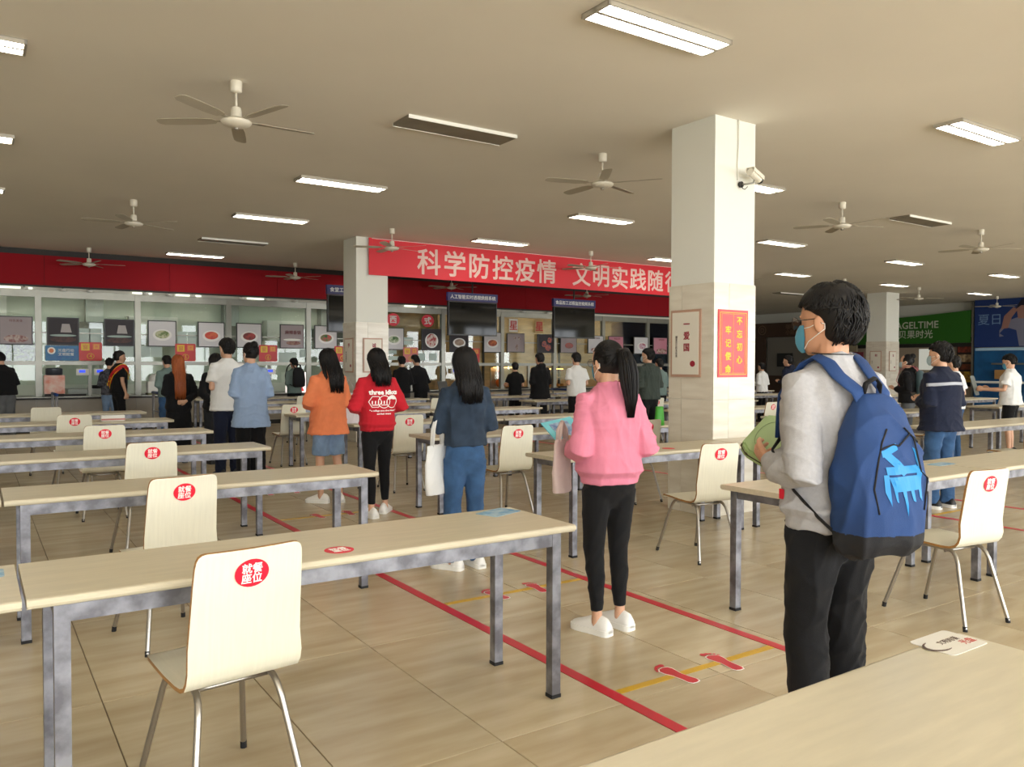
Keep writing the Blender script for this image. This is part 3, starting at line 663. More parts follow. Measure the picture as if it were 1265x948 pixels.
whiteposter(5.893, 14.28, 1.62, R(-90), 'narrow framed calligraphy poster on the left side of the far left column', '学', '勤学修德明辨笃实', 0.98)
whiteposter(6.23, 13.955, 1.62, 0, 'white calligraphy poster hidden partly by the red sweatshirt girl head', '诚', '诚实守信', 0.98)
whiteposter(24.39, 15.1, 1.6, R(-90), 'framed calligraphy poster on the left side of the far right column', '和', '和谐友善', 1.0)
whiteposter(24.75, 14.735, 1.6, 0, 'framed calligraphy poster on the front of the far right column', '友', '团结友爱', 0.98)

# ------------------------------------------------------------ CCTV camera + conduit on the column
t = thing('security_camera', 'white bullet security camera on the near column', 'camera', (6.19, 5.262, 3.2))
MB().tube([(0, 0, 0), (0, -0.02, 0)], 0.03, 14).build('wall_base', M_dark, t, auto=40)
MB().tube([(0, -0.02, 0), (0.03, -0.06, 0.0), (0.08, -0.09, 0.01), (0.09, -0.1, 0.05)], 0.009, 8).build('bracket_arm', M_steel, t, smooth=True)
MB().tube([(0, -0.015, -0.01), (-0.01, -0.04, -0.045), (0.02, -0.04, -0.05), (0.05, -0.05, -0.02)], 0.004, 6).build('cable', M_black, t, smooth=True)
D_ = Matrix.Translation((0.07, -0.115, 0.075)) @ Matrix.Rotation(R(12), 4, 'Z') @ Matrix.Rotation(R(15), 4, 'Y')
MB().tube([(-0.09, 0, 0), (0.09, 0, 0)], 0.036, 16).xf(D_).build('body', M_fan, t, auto=40)
MB().box(-0.1, -0.042, 0.034, 0.115, 0.042, 0.042).box(-.1, -.044, 0.0, .115, -.040, .04).box(-.1, .040, 0.0, .115, .044, .04).xf(D_).build('sun_shield', M_fan, t)
MB().tube([(0.09, 0, 0), (0.118, 0, 0)], 0.034, 16).xf(D_).build('lens_ring', M_black, t, auto=40)
o = MB().tube([(0, 0, CEIL), (0.008, 0, 3.6), (-0.006, 0, 3.4), (0, 0, 3.24)], 0.009, 8).build('cable_conduit', M_white, smooth=True); o.location = (6.16, 5.262, 0); tag(o, 'thin pale cable conduit running down the column to the camera', 'cable')

# ------------------------------------------------------------ hanging screens
M_scr = mat('screen_glass', (6, 7, 8), 0.05, spec=0.2); M_navy = mat('sign_navy', (28, 26, 96), 0.4)
for x, s, lb in ((6.12, '食堂工作人员信息公示系统', 'hanging television cut off by the far left column, blue header'), (8.98, '人工智能实时透视烘焙系统', 'hanging television above the denim jacket girl, blue header and bright reflection'), (11.97, '食品加工过程监控视频系统', 'hanging black television above the white T-shirt man, blue header')):
    t = thing('hanging_screen', lb, 'television', (x + 0.655, 16.0, 0), 0, 'televisions hung in front of the counter')
    MB().box(-0.655, -0.04, 2.12, 0.655, 0.04, 2.9).build('bezel', M_black, t, bevel=0.004)
    MB().box(-0.635, -0.044, 2.15, 0.635, -0.04, 2.88).build('screen', M_scr, t)
    hd = MB().box(-0.67, -0.045, 2.91, 0.67, 0.04, 3.10).build('header_board', M_navy, t); txt(s, 0.102, M_white, hd, (0, -0.047, 3.005), '-Y', bold=0.001)
    MB().tube([(0, 0.0, 3.1), (0, 0.0, CEIL)], 0.02, 8).box(-0.2, 0.03, 2.3, 0.2, 0.07, 2.75).build('pole', M_black, t)

# ------------------------------------------------------------ menu pictures along the counter
pics = [(0.75, 'grey', 'smear', 'pale pinkish menu picture at the left picture edge'), (1.60, 'dark', 'block', 'dark menu picture with a pale block, left of the two alike'), (2.68, 'dark', 'block', 'dark menu picture with a pale block, right of the two alike'),
        (3.555, 'white', 'green', 'menu picture of green vegetables on a white plate'), (4.62, 'white', 'orange', 'menu picture of orange-red dish above the blond girl'), (5.49, 'white', 'redbowl', 'menu picture of red stew in a bowl'), (6.53, 'grey', 'text', 'menu picture with four characters over a red dish'),
        (7.40, 'white', 'tomato', 'menu picture of red dish with green garnish'), (9.27, 'white', 'greenbowl', 'menu picture of green soup bowl beside the column'), (10.4, 'dark', 'redmix', 'menu picture of red and white mixed dish'), (11.27, 'dark', 'beigebowl', 'menu picture of beige bowl under the television'),
        (12.37, 'white', 'wings', 'menu picture of orange chicken wings'), (13.18, 'grey', 'cups', 'curled menu poster with two cups'), (14.27, 'dark', 'fire', 'dark menu poster with orange figures'), (15.13, 'grey', 'pot', 'menu poster with clay pot under the black television'), (16.2, 'white', 'smear', 'white curled menu poster beside the ponytail head'),
        (17.04, 'pink', 'smear', 'pink menu poster right of the ponytail head'), (18.12, 'white', 'pink', 'menu poster with pink dish above the grey-green shirt boy'), (18.98, 'pink', 'smear', 'pinkish menu poster next to the middle column')]
BGc = {'grey': (166, 154, 156), 'dark': (56, 50, 54), 'white': (212, 210, 212), 'pink': (196, 130, 146)}
FD = {'green': ((96, 118, 52), (190, 190, 150)), 'orange': ((214, 96, 50), (200, 60, 40)), 'redbowl': ((170, 50, 40), (110, 30, 22)), 'tomato': ((190, 60, 50), (90, 110, 40)), 'greenbowl': ((80, 110, 50), (190, 200, 170)), 'redmix': ((170, 44, 50), (220, 200, 190)), 'beigebowl': ((176, 150, 130), (150, 124, 104)),
      'wings': ((206, 110, 50), (150, 60, 30)), 'cups': ((120, 80, 80), (180, 170, 160)), 'fire': ((196, 80, 40), (90, 40, 60)), 'pot': ((110, 70, 60), (170, 60, 50)), 'pink': ((170, 90, 110), (220, 200, 210)), 'smear': ((130, 70, 66), (190, 170, 160)), 'text': ((120, 50, 44), (150, 110, 90)), 'block': ((150, 140, 138), (110, 98, 96))}
for k, (x, b, f, lb) in enumerate(pics):
    curl = k >= 12
    t = thing('menu_picture', lb, 'picture', (x, CY - 0.06, 2.13 if k < 10 else 2.09), R(-4 if curl else 0), 'menu pictures hung along the counter glass')
    W, H = (0.30, 0.295) if not curl else (0.3, 0.28)
    fr_ = MB().box(-W, -0.02, -H, W, 0.02, H).build('frame', M_black, t, bevel=0.004)
    w2, h2 = W - 0.022, H - 0.022
    n = 8; mb = MB(); rs = []
    for i in range(n + 1):
        u = i / n; y = -0.022 - (0.05 * math.sin(PI * u) if curl else 0.0); rs.append([(-w2 + 2 * w2 * u, y, -h2), (-w2 + 2 * w2 * u, y + .003, -h2), (-w2 + 2 * w2 * u, y + .003, h2), (-w2 + 2 * w2 * u, y, h2)])
    mb.rings(rs); mb.build('print', mat('print_' + b, BGc[b], 0.45, spec=0.25), t, auto=60)
    yy = -0.024 if not curl else -0.076
    c1, c2 = FD[f]; fm = mat('food_' + f, c1, 0.4, var=0.95, vs=14, vrgb=c2, vpos=(0.42, 0.58))
    if f in ('green', 'orange', 'redbowl', 'tomato', 'greenbowl', 'beigebowl', 'wings', 'pink', 'redmix'):
        disc(0.2, 0.13 if f != 'redmix' else .2, 0.002, 28, yy, 0, -0.03).build('plate_print', mat('plate_white', (232, 230, 226), 0.3), t)
        disc(0.15, 0.09 if f != 'redmix' else .18, 0.003, 24, yy, 0.0, -0.02).build('food_print', fm, t)
        if f in ('tomato', 'greenbowl'): disc(0.04, 0.035, 0.0045, 12, yy, 0.0, 0.02).build('garnish_print', mat('garnish', (50, 96, 40), .5), t)
    elif f == 'block':
        MB().add([(-0.05, yy, -0.02), (0.16, yy, -0.02), (0.12, yy, 0.16), (-0.02, yy, 0.16)], [(0, 1, 2, 3)]).build('block_print', mat('pale_block', (168, 160, 156), .4), t)
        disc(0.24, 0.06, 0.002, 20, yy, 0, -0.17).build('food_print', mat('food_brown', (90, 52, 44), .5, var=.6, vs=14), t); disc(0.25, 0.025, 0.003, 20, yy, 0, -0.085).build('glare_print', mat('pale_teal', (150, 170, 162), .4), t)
    elif f == 'text':
        txt('麻辣香锅', 0.1, mat('ink_maroon', (110, 40, 40), .5), t, (0.02, yy - .002, 0.1), '-Y', bold=.002); disc(0.18, 0.05, 0.003, 20, yy, 0.03, -0.16).build('food_print', fm, t); disc(0.22, 0.028, 0.002, 20, yy, 0, -0.08).build('rim_print', M_white, t)
    elif f == 'fire':
        for a, z, r in ((-0.1, -0.02, .09), (0.04, -0.12, .1), (0.1, 0.1, .08)): disc(r, r, 0.003, 16, yy, a, z).build('food_print', fm, t)
    elif f == 'cups':
        for a, z in ((-0.08, 0.14), (0.08, 0.13)): disc(0.045, 0.045, 0.003, 14, yy, a, z).build('cup_print', fm, t)
        disc(0.05, 0.09, 0.003, 14, yy, 0.0, -0.13).build('cup_print', fm, t)
    elif f == 'pot':
        disc(0.15, 0.09, 0.003, 20, yy, -.02, -0.05).build('food_print', fm, t)
    else:
        disc(0.22, 0.08, 0.003, 20, yy, 0.0, -0.17).build('food_print', fm, t); txt('特色美食' if k != 16 else '新品上市', 0.06, mat('ink_maroon', (110, 40, 40), .5), t, (0.0, yy - .002, 0.2), '-Y')

# ------------------------------------------------------------ window number signs
M_sred = mat('sign_red', (206, 52, 48), 0.4); M_syel = mat('sign_yellow', (226, 190, 30), 0.4); M_sora = mat('sign_orange', (222, 120, 60), 0.4); M_spink = mat('sign_pink', (206, 110, 100), 0.4)
for k, (x, n_, m) in enumerate(((2.11, '4', M_sred), (4.04, '5', M_sred), (5.93, '6', M_sred), (7.83, '7', M_sred), (9.75, '8', M_spink), (11.7, '9', M_sred))):
    t = thing('window_sign', 'red window number sign with yellow square, %s from the left' % ORD[k], 'sign', (x, CY - 0.1, 1.71), 0, 'red window number signs')
    MB().prism([(a, b) for a, b in rrect(0.44, 0.40, 0.03)], 0, 0.012).xf(Matrix.Rotation(R(90), 4, 'X')).build('board', m, t)
    MB().box(-0.18, -0.016, 0.02, -0.02, -0.012, 0.17).build('yellow_square', M_syel, t); MB().box(0.04, -0.016, 0.04, 0.18, -0.012, 0.17).build('orange_square', M_sora, t)
    txt('窗', 0.11, M_sred, t, (-0.1, -0.017, 0.095)); txt('口', 0.11, M_syel, t, (0.11, -0.017, 0.105)); txt(n_, 0.11, M_syel, t, (0, -0.014, -0.1))
    MB().tube([(0.065 * math.cos(a), -0.014, -0.1 + 0.06 * math.sin(a)) for a in [2 * PI * q / 20 for q in range(20)]], 0.006, 6, closed=True).build('ring', M_syel, t)
t = thing('blue_notice', 'blue notice board with white round logo under the menu pictures', 'sign', (1.58, CY - 0.07, 1.67))
MB().box(-0.31, -0.01, -0.16, 0.31, 0.01, 0.16).build('board', mat('notice_blue', (26, 92, 160), .4, var=.5, vs=5, vrgb=(60, 150, 180)), t); disc(0.075, 0.075, 0.002, 20, -0.011, -0.2, 0.05).build('logo_disc', M_white, t); disc(0.045, 0.045, 0.002, 16, -0.0135, -0.2, 0.05).build('logo_mark', M_sora, t)
txt('光盘行动\n文明就餐', 0.075, M_white, t, (0.07, -0.0115, 0.02), '-Y', ls=1.1)
for x, c, lb in ((9.27, '西', 'round red sign with white character beside the far left column'), (10.3, '式', 'round red sign with white character left of the bright screen')):
    t = thing('round_sign', lb, 'sign', (x, CY - 0.04, 2.64), 0, 'round red character signs on the glass')
    disc(0.19, 0.17, 0.006, 28).build('disc', M_stk, t); txt(c, 0.22, M_white, t, (0, -0.008, 0), '-Y', bold=.005)
for x, c, lb, w_ in ((12.25, '明', 'orange red character sign right of the bright screen', 1), (13.12, '星', 'red character on a white square, left of two alike', 1), (14.05, '星', 'red character on the glass, right of two alike', 0)):
    t = thing('character_sign', lb, 'sign', (x, CY - 0.03, 2.6), 0, 'red character signs on the glass')
    MB().box(-0.15, -0.006, -0.19, 0.15, 0, 0.19).build('sheet', M_stkw if w_ else mat('tan_sheet', (196, 160, 110), .6), t); txt(c, 0.3, M_sred, t, (0, -0.008, 0), '-Y', bold=.006)
# papers on the glass
PL_ = ['second beside the first number sign', 'first beside the first number sign', 'left above the sash boy head', 'right above the sash boy head', 'left one above the second number sign', 'right one above the second number sign', 'right of the second number sign', 'wide one above the glowing sign box', 'small one above the glowing sign box', 'tall one above the pink number sign', 'left small square right of the pink sign', 'right small square right of the pink sign', 'wide strip left of the pink sign', 'thin strip under the red mixed dish', 'square above the domed dispenser', 'low strip left of the pink sign']
for k, (x, z, w_, h_) in enumerate([(2.22, 2.03, .12, .18), (2.0, 2.03, .12, .18), (2.85, 1.72, .17, .12), (3.15, 1.72, .17, .12), (4.0, 2.03, .1, .16), (4.22, 2.03, .1, .16), (5.05, 1.72, .14, .1), (6.45, 1.62, .22, .12), (6.9, 1.72, .14, .1), (9.75, 2.08, .14, .1), (10.15, 1.66, .1, .1), (10.5, 1.66, .12, .1), (9.2, 1.78, .2, .05), (10.3, 1.9, .15, .03), (3.45, 1.72, .12, .12), (9.3, 1.62, .2, .05)]):
    o = MB().box(-w_, -0.003, -h_, w_, 0, h_).build('paper_notice', mat('paper_teal', (190, 208, 200), .5)); o.location = (x, CY + 0.024, z)
    tag(o, 'pale paper notice on the counter glass, %s' % PL_[k], 'paper', 'paper notices on the counter glass')

# ------------------------------------------------------------ things on the counter ledge
LZ = 0.755; LY = CY - 0.14
t = thing('drink_dispenser', 'drink dispenser with orange picture and dark lid on the ledge', 'dispenser', (1.42, LY, LZ))
MB().box(-0.19, -0.12, 0.06, 0.19, 0.12, 0.45).build('body', mat('poster_orange', (226, 120, 90), .4, var=.8, vs=6, vrgb=(236, 220, 206)), t, bevel=.01); MB().box(-0.17, -0.14, 0, 0.17, 0.1, 0.06).build('base', M_dark, t); MB().lathe([(0.14, .45), (0.16, .47), (.16, .58), (.13, .60)], seg=20).build('lid', mat('lid_dark', (60, 66, 74), .3), t, auto=50)
t = thing('rice_dispenser', 'white and red drink dispenser with domed lid on the ledge', 'dispenser', (3.42, LY, LZ))
MB().box(-0.2, -0.12, 0.05, 0.2, 0.12, 0.3).build('body', M_white, t, bevel=.01); MB().box(0.03, -0.125, .06, .17, -.118, .3).build('red_panel', mat('gloss_red', (210, 30, 36), .3), t); MB().box(-0.2, -0.14, 0, 0.2, 0.1, 0.05).build('base', mat('olive', (110, 110, 60), .5), t); MB().ell((0, 0, .35), (.17, .13, .13), 16, 8).build('dome', M_white, t, smooth=True)
M_lcd = mat('lcd_blue', (40, 70, 220), .3, emit=0.9)
for k, x in enumerate((1.96, 2.30, 3.95, 4.9, 6.0, 8.3, 11.15)):
    t = thing('card_reader', 'card reader with small blue display hung at the window, %s from the left' % ORD[k], 'card reader', (x, CY - 0.05, 1.27), 0, 'card readers at the windows')
    MB().box(-0.12, -0.03, -0.07, 0.12, 0.03, 0.07).build('body', M_white, t, bevel=.006); MB().box(-0.07, -0.034, -0.015, 0.05, -0.03, 0.045).build('display', M_lcd, t); MB().tube([(0, 0.0, 0.07), (0, 0.0, 0.16)], .008, 6).build('stalk', M_steel, t)
def pot(x, y, z, r, h, lb):
    t = thing('steel_pot', lb, 'pot', (x, y, z)); MB().lathe([(r * .96, 0), (r, .01), (r, h), (r * 1.04, h + .008), (r * .97, h + .008), (r * .96, .02)], seg=28).build('body', M_steel, t, auto=40)
    for s_ in (-1, 1): MB().tube([(s_ * r, -.05, h * .7), (s_ * (r + .04), -.04, h * .72), (s_ * (r + .04), .04, h * .72), (s_ * r, .05, h * .7)], .007, 6).build('handle', M_steel, t, smooth=True)
pot(9.95, CY + 0.45, 0.755, 0.19, 0.28, 'large steel stock pot behind the service window')
t = thing('light_box', 'glowing red and white lit sign box at the service window', 'sign', (6.6, CY - .13, LZ))
MB().box(-0.24, -0.05, 0, 0.24, 0.05, 0.5).build('casing', mat('glow_white', (250, 236, 232), .4, emit=1.0), t); MB().add([(-0.2, -0.052, .03), (0.2, -0.052, .03), (0.02, -0.052, .38)], [(0, 1, 2)]).build('red_shape', mat('glow_red', (226, 30, 40), .4, emit=.6), t)
kt = struct(MB().box(CX0, CY + 0.25, 0.68, 10.7, CY + 1.0, 0.75).box(10.8, CY + 0.25, 0.68, 19.5, CY + 1.0, 0.75).build('trim_9', M_steel))
t = thing('heated_cabinet', 'warm glowing food cabinet with figure-like orange dish at window', 'food cabinet', (13.0, CY + 0.3, 0.755))
MB().box(-0.35, -0.2, 0, 0.35, .2, .03).box(-.35, -.2, .62, .35, .2, .65).box(-.35, .17, 0, .35, .2, .65).build('cabinet', M_steel, t)
MB().box(-.3, -.1, .605, .3, .1, .618).build('warm_lamp', mat('warm_glow', (255, 190, 100), .4, emit=9), t)
MB().ell((-0.15, 0, .16), (.11, .1, .13), 14, 8).ell((-.15, 0, .36), (.06, .06, .1), 12, 6).ell((-.15, 0, .5), (.08, .08, .05), 12, 6).build('roast', mat('roast', (230, 120, 40), .5, var=.5, vs=8), t, smooth=True)
MB().ell((.12, -.02, .1), (.12, .1, .08), 14, 6).build('dish', mat('dish', (214, 140, 70), .5, var=.6, vs=10), t, smooth=True)
t = thing('bread_shelf', 'lit shelf with baskets of bread behind the white T-shirt man', 'shelf', (14.9, CY + .45, .755))
for z in (0, .3, .58): MB().box(-.45, -.2, z, .45, .2, z + .02).build('shelf_board', M_kw2, t)
for x in (-.44, .42): MB().box(x, .15, 0, x + .02, .2, .62).build('upright', M_steel, t)
for k in range(5): MB().ell((-.34 + k * .17, -.05, .07), (.07, .1, .05), 12, 6).build('loaf', mat('loaf', (190, 130, 60), .5, var=.4, vs=8), t, smooth=True)
MB().box(-.35, -.1, .56, .35, .0, .575).build('strip_lamp', mat('warm_glow', (255, 190, 100), .4, emit=9), t)
# kitchen shelving / hoods seen through the glass
M_hood = mat('hood_steel', (150, 152, 146), .35, .6)
for k, (x, w_) in enumerate(((-2.0, 1.4), (2.6, 1.3), (6.0, 1.2), (8.8, 1.2))):
    t = thing('kitchen_hood', 'steel kitchen hood behind the glass, %s from the left' % ORD[k], 'hood', (x, 22.9, 0), 0, 'kitchen hoods')
    MB().add([(-w_ / 2, -.4, 2.1), (w_ / 2, -.4, 2.1), (w_ / 2, .4, 2.1), (-w_ / 2, .4, 2.1), (-w_ / 3, -.1, 2.5), (w_ / 3, -.1, 2.5), (w_ / 3, .4, 2.5), (-w_ / 3, .4, 2.5)], [(0, 3, 2, 1), (4, 5, 6, 7), (0, 1, 5, 4), (1, 2, 6, 5), (2, 3, 7, 6), (3, 0, 4, 7)]).build('canopy', M_hood, t); MB().box(-.2, .05, 2.5, .2, .38, CEIL).build('duct', M_hood, t)
    t = thing('kitchen_range', 'steel kitchen range below the hood, %s from the left' % ORD[k], 'stove', (x, 22.9, 0), 0, 'kitchen ranges')
    MB().box(-w_ / 2, -.35, .1, w_ / 2, .4, .82).build('body', M_hood, t); MB().lathe([(.2, .82), (.25, .9), (.24, .9), (.19, .83)], (0.1, 0, 0), 20).build('wok', M_dark, t, auto=50)
for k, x in enumerate((0.1, 4.0, 7.6)):
    t = thing('kitchen_cabinet', 'white kitchen wall cabinet behind the glass, %s from the left' % ORD[k], 'cabinet', (x, 23.19, 1.6 if k else 2.1), 0, 'kitchen wall cabinets')
    MB().box(-.6, -.2, .5, .6, .2, 1.1).build('body', M_white, t); 
    for s_ in (-.3, .3): MB().box(s_ - .28, -.215, .52, s_ + .28, -.2, 1.08).build('door', M_white, t)
# small lights / cameras on the header
for k, x in enumerate((0.35, 0.9, 1.6, 2.1, 3.2, 3.7, 4.2, 5.3, 5.9, 6.6, 10.0, 10.5, 13.4, 14.3)):
    t = thing('spot_lamp', 'small spot lamp under the red valance, %s' % ((ORD + ['eleventh', 'twelfth', 'thirteenth', 'fourteenth'])[k] + ' from the left'), 'lamp', (x, CY - .1, 3.02), 0, 'spot lamps under the red valance')
    MB().tube([(0, 0, .03), (0, -.01, 0)], .012, 6).build('bracket', M_dark, t); MB().tube([(-.05, .0, -.01), (.06, -.05, -.02)], .028, 10).build('head', M_white, t, smooth=True)
for k, (a, b) in enumerate(((0.45, 1.05), (2.95, 3.35), (3.85, 4.4), (5.45, 5.85), (9.6, 10.2))):
    o = MB().box(a, CY - .06, 3.0, b, CY - .03, 3.03).build('strip_light', mat('strip_glow', (240, 245, 225), .4, emit=1.5)); tag(o, 'thin lit strip above the glass, %s from the left' % ORD[k], 'lamp', 'strip lights over the counter glass')
# queue barriers
M_bpost = mat('barrier_steel', (170, 172, 176), .3, .8); M_bblue = mat('barrier_blue', (30, 64, 130), .4)
for k, (x, y, lb) in enumerate(((1.35, 17.9, 'steel queue barrier with blue end near the drink dispenser, left'), (3.2, 17.6, 'steel queue barrier with blue end near the domed dispenser'), (12.2, 15.4, 'steel queue barrier with blue bar before the warm food window'), (14.3, 15.3, 'thin steel queue barrier behind the white T-shirt man'))):
    t = thing('queue_barrier', lb, 'barrier', (x, y, 0), 0, 'queue barriers at the counter')
    for dy in (0, .9):
        p_ = MB().tube([(0, dy, 0.01), (0, dy, .86)], .025, 12).build('post', M_bpost, t, smooth=True); MB().lathe([(.12, 0), (.12, .012)], (0, dy, 0), 16).build('foot_plate', M_bpost, p_)
    MB().tube([(0, -.06, .84), (0, .96, .84)], .03, 10).build('rail', M_bblue, t, smooth=True); MB().tube([(0, 0, .45), (0, .9, .45)], .015, 8).build('lower_rail', M_bpost, t, smooth=True)
t = thing('green_bag', 'small bright green bag on the table right of the column', 'bag', (6.62, 6.78, 0.755 - .005), 0)
mb = MB(); mb.rings([[(a * (0.075 - .02 * z_), b * .03, z_ * .22) for a, b in [(math.cos(q), math.sin(q)) for q in [2 * PI * j / 14 for j in range(14)]]] for z_ in (0, .3, .6, .85, 1)]); mb.build('body', mat('bag_green', (70, 170, 50), .5), t, smooth=True)

# hedge outside the kitchen window
o = bpy.data.objects.new('hedge', None); COL.objects.link(o); o.location = (0.4, 27.0, 0); tag(o, 'green hedge outside the kitchen window at far left', 'hedge')
rgh = random.Random(5); mb = MB(); mt = MB()
mt.box(-3, -.3, 0, 3, .3, 2.6).build('foliage_core', mat('hedge_core', (70, 96, 40), .8), o)
for q in range(2500):
    x_, z_ = rgh.uniform(-3, 3), rgh.uniform(.3, 2.9); y_ = -.3 - rgh.random() * .25; a = rgh.uniform(0, 6.28); r_ = rgh.uniform(.05, .09); u = Vector((math.cos(a), rgh.uniform(-.5, .5), math.sin(a))) * r_; v_ = Vector((-math.sin(a), rgh.uniform(-.5, .5), math.cos(a))) * r_ * .5; c_ = Vector((x_, y_, z_))
    mb.add([c_ - u, c_ - v_, c_ + u, c_ + v_], [(0, 1, 2, 3)])
mb.build('leaves', mat('hedge_leaf', (150, 176, 86), .6, rnd=.25, var=.3, vs=3), o)['kind'] = 'stuff'
# ------------------------------------------------------------ people
M_skin = mat('skin', (214, 166, 136), 0.5, var=0.10, vs=9); M_skin2 = mat('skin_warm', (204, 150, 118), 0.5, var=0.10, vs=9)
M_hair = mat('hair_black', (22, 19, 19), 0.55, var=0.3, vs=30, spec=.35); M_hairb = mat('hair_brown', (34, 26, 24), 0.45, var=0.3, vs=30); M_hairo = mat('hair_ginger', (176, 92, 40), 0.45, var=0.5, vs=25, stretch=(3, 3, .3), vrgb=(120, 56, 24))
M_mask = mat('mask_blue', (92, 170, 204), 0.7); M_maskp = mat('mask_pale', (180, 205, 215), 0.7); M_loop = mat('mask_loop', (240, 238, 232), 0.6)
def cloth(nm, c, rough=0.9, **k): return mat('cloth_' + nm, c, rough, var=k.pop('var', 0.12), vs=k.pop('vs', 9), bump=k.pop('bump', 0.25), bs=k.pop('bs', 300), sheen=k.pop('sheen', 0.05), spec=0.25, **k)
def sring(c, rx, ry, n=28, e=2.3, rz=0.0):
    out = []
    for j in range(n):
        t = 2 * PI * j / n; ct, st = math.cos(t), math.sin(t)
        x = rx * math.copysign(abs(ct) ** (2 / e), ct); y = ry * math.copysign(abs(st) ** (2 / e), st)
        out.append(Vector((c[0] + x * math.cos(rz) - y * math.sin(rz), c[1] + x * math.sin(rz) + y * math.cos(rz), c[2])))
    return out
def bake(mb, name, mats, vox, smooth=6, post=None, decim=None):
    me = mb.mesh(name, mats); o = bpy.data.objects.new('tmp', me); COL.objects.link(o)
    m = o.modifiers.new('r', 'REMESH'); m.mode = 'VOXEL'; m.voxel_size = vox; m.use_smooth_shade = True
    if smooth: m2 = o.modifiers.new('s', 'SMOOTH'); m2.iterations = smooth; m2.factor = 0.5
    if decim: m3 = o.modifiers.new('d', 'DECIMATE'); m3.ratio = decim
    dg = bpy.context.evaluated_depsgraph_get(); r = bpy.data.meshes.new_from_object(o.evaluated_get(dg)); bpy.data.objects.remove(o); bpy.data.meshes.remove(me)
    r.name = name
    n = len(r.vertices); co = np.empty(n * 3); r.vertices.foreach_get('co', co); co = co.reshape(-1, 3)
    if post is not None:
        nr = np.empty(n * 3); r.vertices.foreach_get('normal', nr); nr = nr.reshape(-1, 3); co = post(co, nr)
    r.vertices.foreach_set('co', co.ravel()); r.materials.clear()
    for mm in (mats if isinstance(mats, (list, tuple)) else [mats]): r.materials.append(mm)
    r.polygons.foreach_set('use_smooth', [True] * len(r.polygons)); r.update(); return r
def folds(seed, amp, kz=4.0, kx=16.0, arms=True):
    rg = np.random.RandomState(seed); K = []
    for i in range(5):
        a = rg.uniform(0, 2 * PI); K.append((np.array([math.cos(a) * kx, math.sin(a) * kx, rg.uniform(-1, 1) * kz]) * 2.6 * rg.uniform(.7, 1.5), rg.uniform(0, 6.28), rg.uniform(.6, 1)))
    ph = rg.uniform(0, 6.28, 8)
    def f(co, nr):
        w = 0.6 * np.sin(co @ np.array([3.1, 4.3, 9.7]) + seed) + 0.6 * np.sin(co @ np.array([-7.2, 5.9, 6.1]) + 2 * seed) + .35 * np.sin(co @ np.array([15., -11., 13.]) + 3 * seed)
        d = 0
        for k, p, a in K:
            q = np.abs(np.sin(0.5 * (co @ k + p + 2.2 * w))); d = d + a * (1 - q) ** 2.2      # sharp ridges, wide valleys
        d = d / 2.0 - .45
        mod = .55 + .45 * np.sin(co @ np.array([5.3, -4.1, 3.7]) + ph[0])
        x = np.abs(co[:, 0]); m = np.clip((x - 0.15) * 14, 0, 1)
        c = (1 - np.abs(np.sin(co[:, 2] * 31 + 14 * co[:, 1] + 2.6 * w + ph[1]))) ** 1.8 - .3
        g = (1 - np.abs(np.sin(20 * co[:, 2] + 16 * x + 1.8 * w + ph[2]))) ** 2.5 - .2
        return co + nr * (1.7 * amp * (1.5 * d * mod * (1 - .6 * m) + 1.0 * c * m * (.5 + .5 * mod) + .55 * g * (1 - m) * (1 - mod)))[:, None]
    return f

HS = [(-.118, .052, .022, .022), (-.108, .046, .036, .038), (-.09, .034, .05, .058), (-.065, .02, .061, .074), (-.035, .009, .068, .087), (0, 0, .073, .094), (.035, -.004, .0755, .098), (.065, -.008, .072, .094), (.09, -.012, .06, .078), (.108, -.014, .04, .052), (.117, -.014, .018, .022)]
def headslice(z):
    for a, b in zip(HS, HS[1:]):
        if a[0] <= z <= b[0]:
            t = (z - a[0]) / (b[0] - a[0]); return [a[i] * (1 - t) + b[i] * t for i in (1, 2, 3)]
    return [0, .05, .05]
def add_head(mb, H):
    k = len(mb.v)
    mb.rings([sring((0, yc, z), rx, ry, 24, 2.15) for z, yc, rx, ry in HS])
    mb.tube([(0, .088, .012), (0, .1, -.012), (0, .112, -.034)], [.008, .0105, .013], 8, round_end=True); mb.ell((-.011, .098, -.036), (.009, .011, .008), 8, 5); mb.ell((.011, .098, -.036), (.009, .011, .008), 8, 5)
    mb.ell((0, .086, -.064), (.024, .012, .007), 10, 5); mb.ell((0, .084, -.074), (.02, .012, .008), 10, 5)
    mb.ell((0, .082, .022), (.05, .014, .01), 12, 5)
    for s in (-1, 1):
        mb.ell((s * .078, -.008, -.014), (.010, .021, .033), 10, 6, Matrix.Rotation(R(-14 * 1), 4, 'X') @ Matrix.Rotation(R(-s * 18), 4, 'Z'))
    mb.xf(H, k)
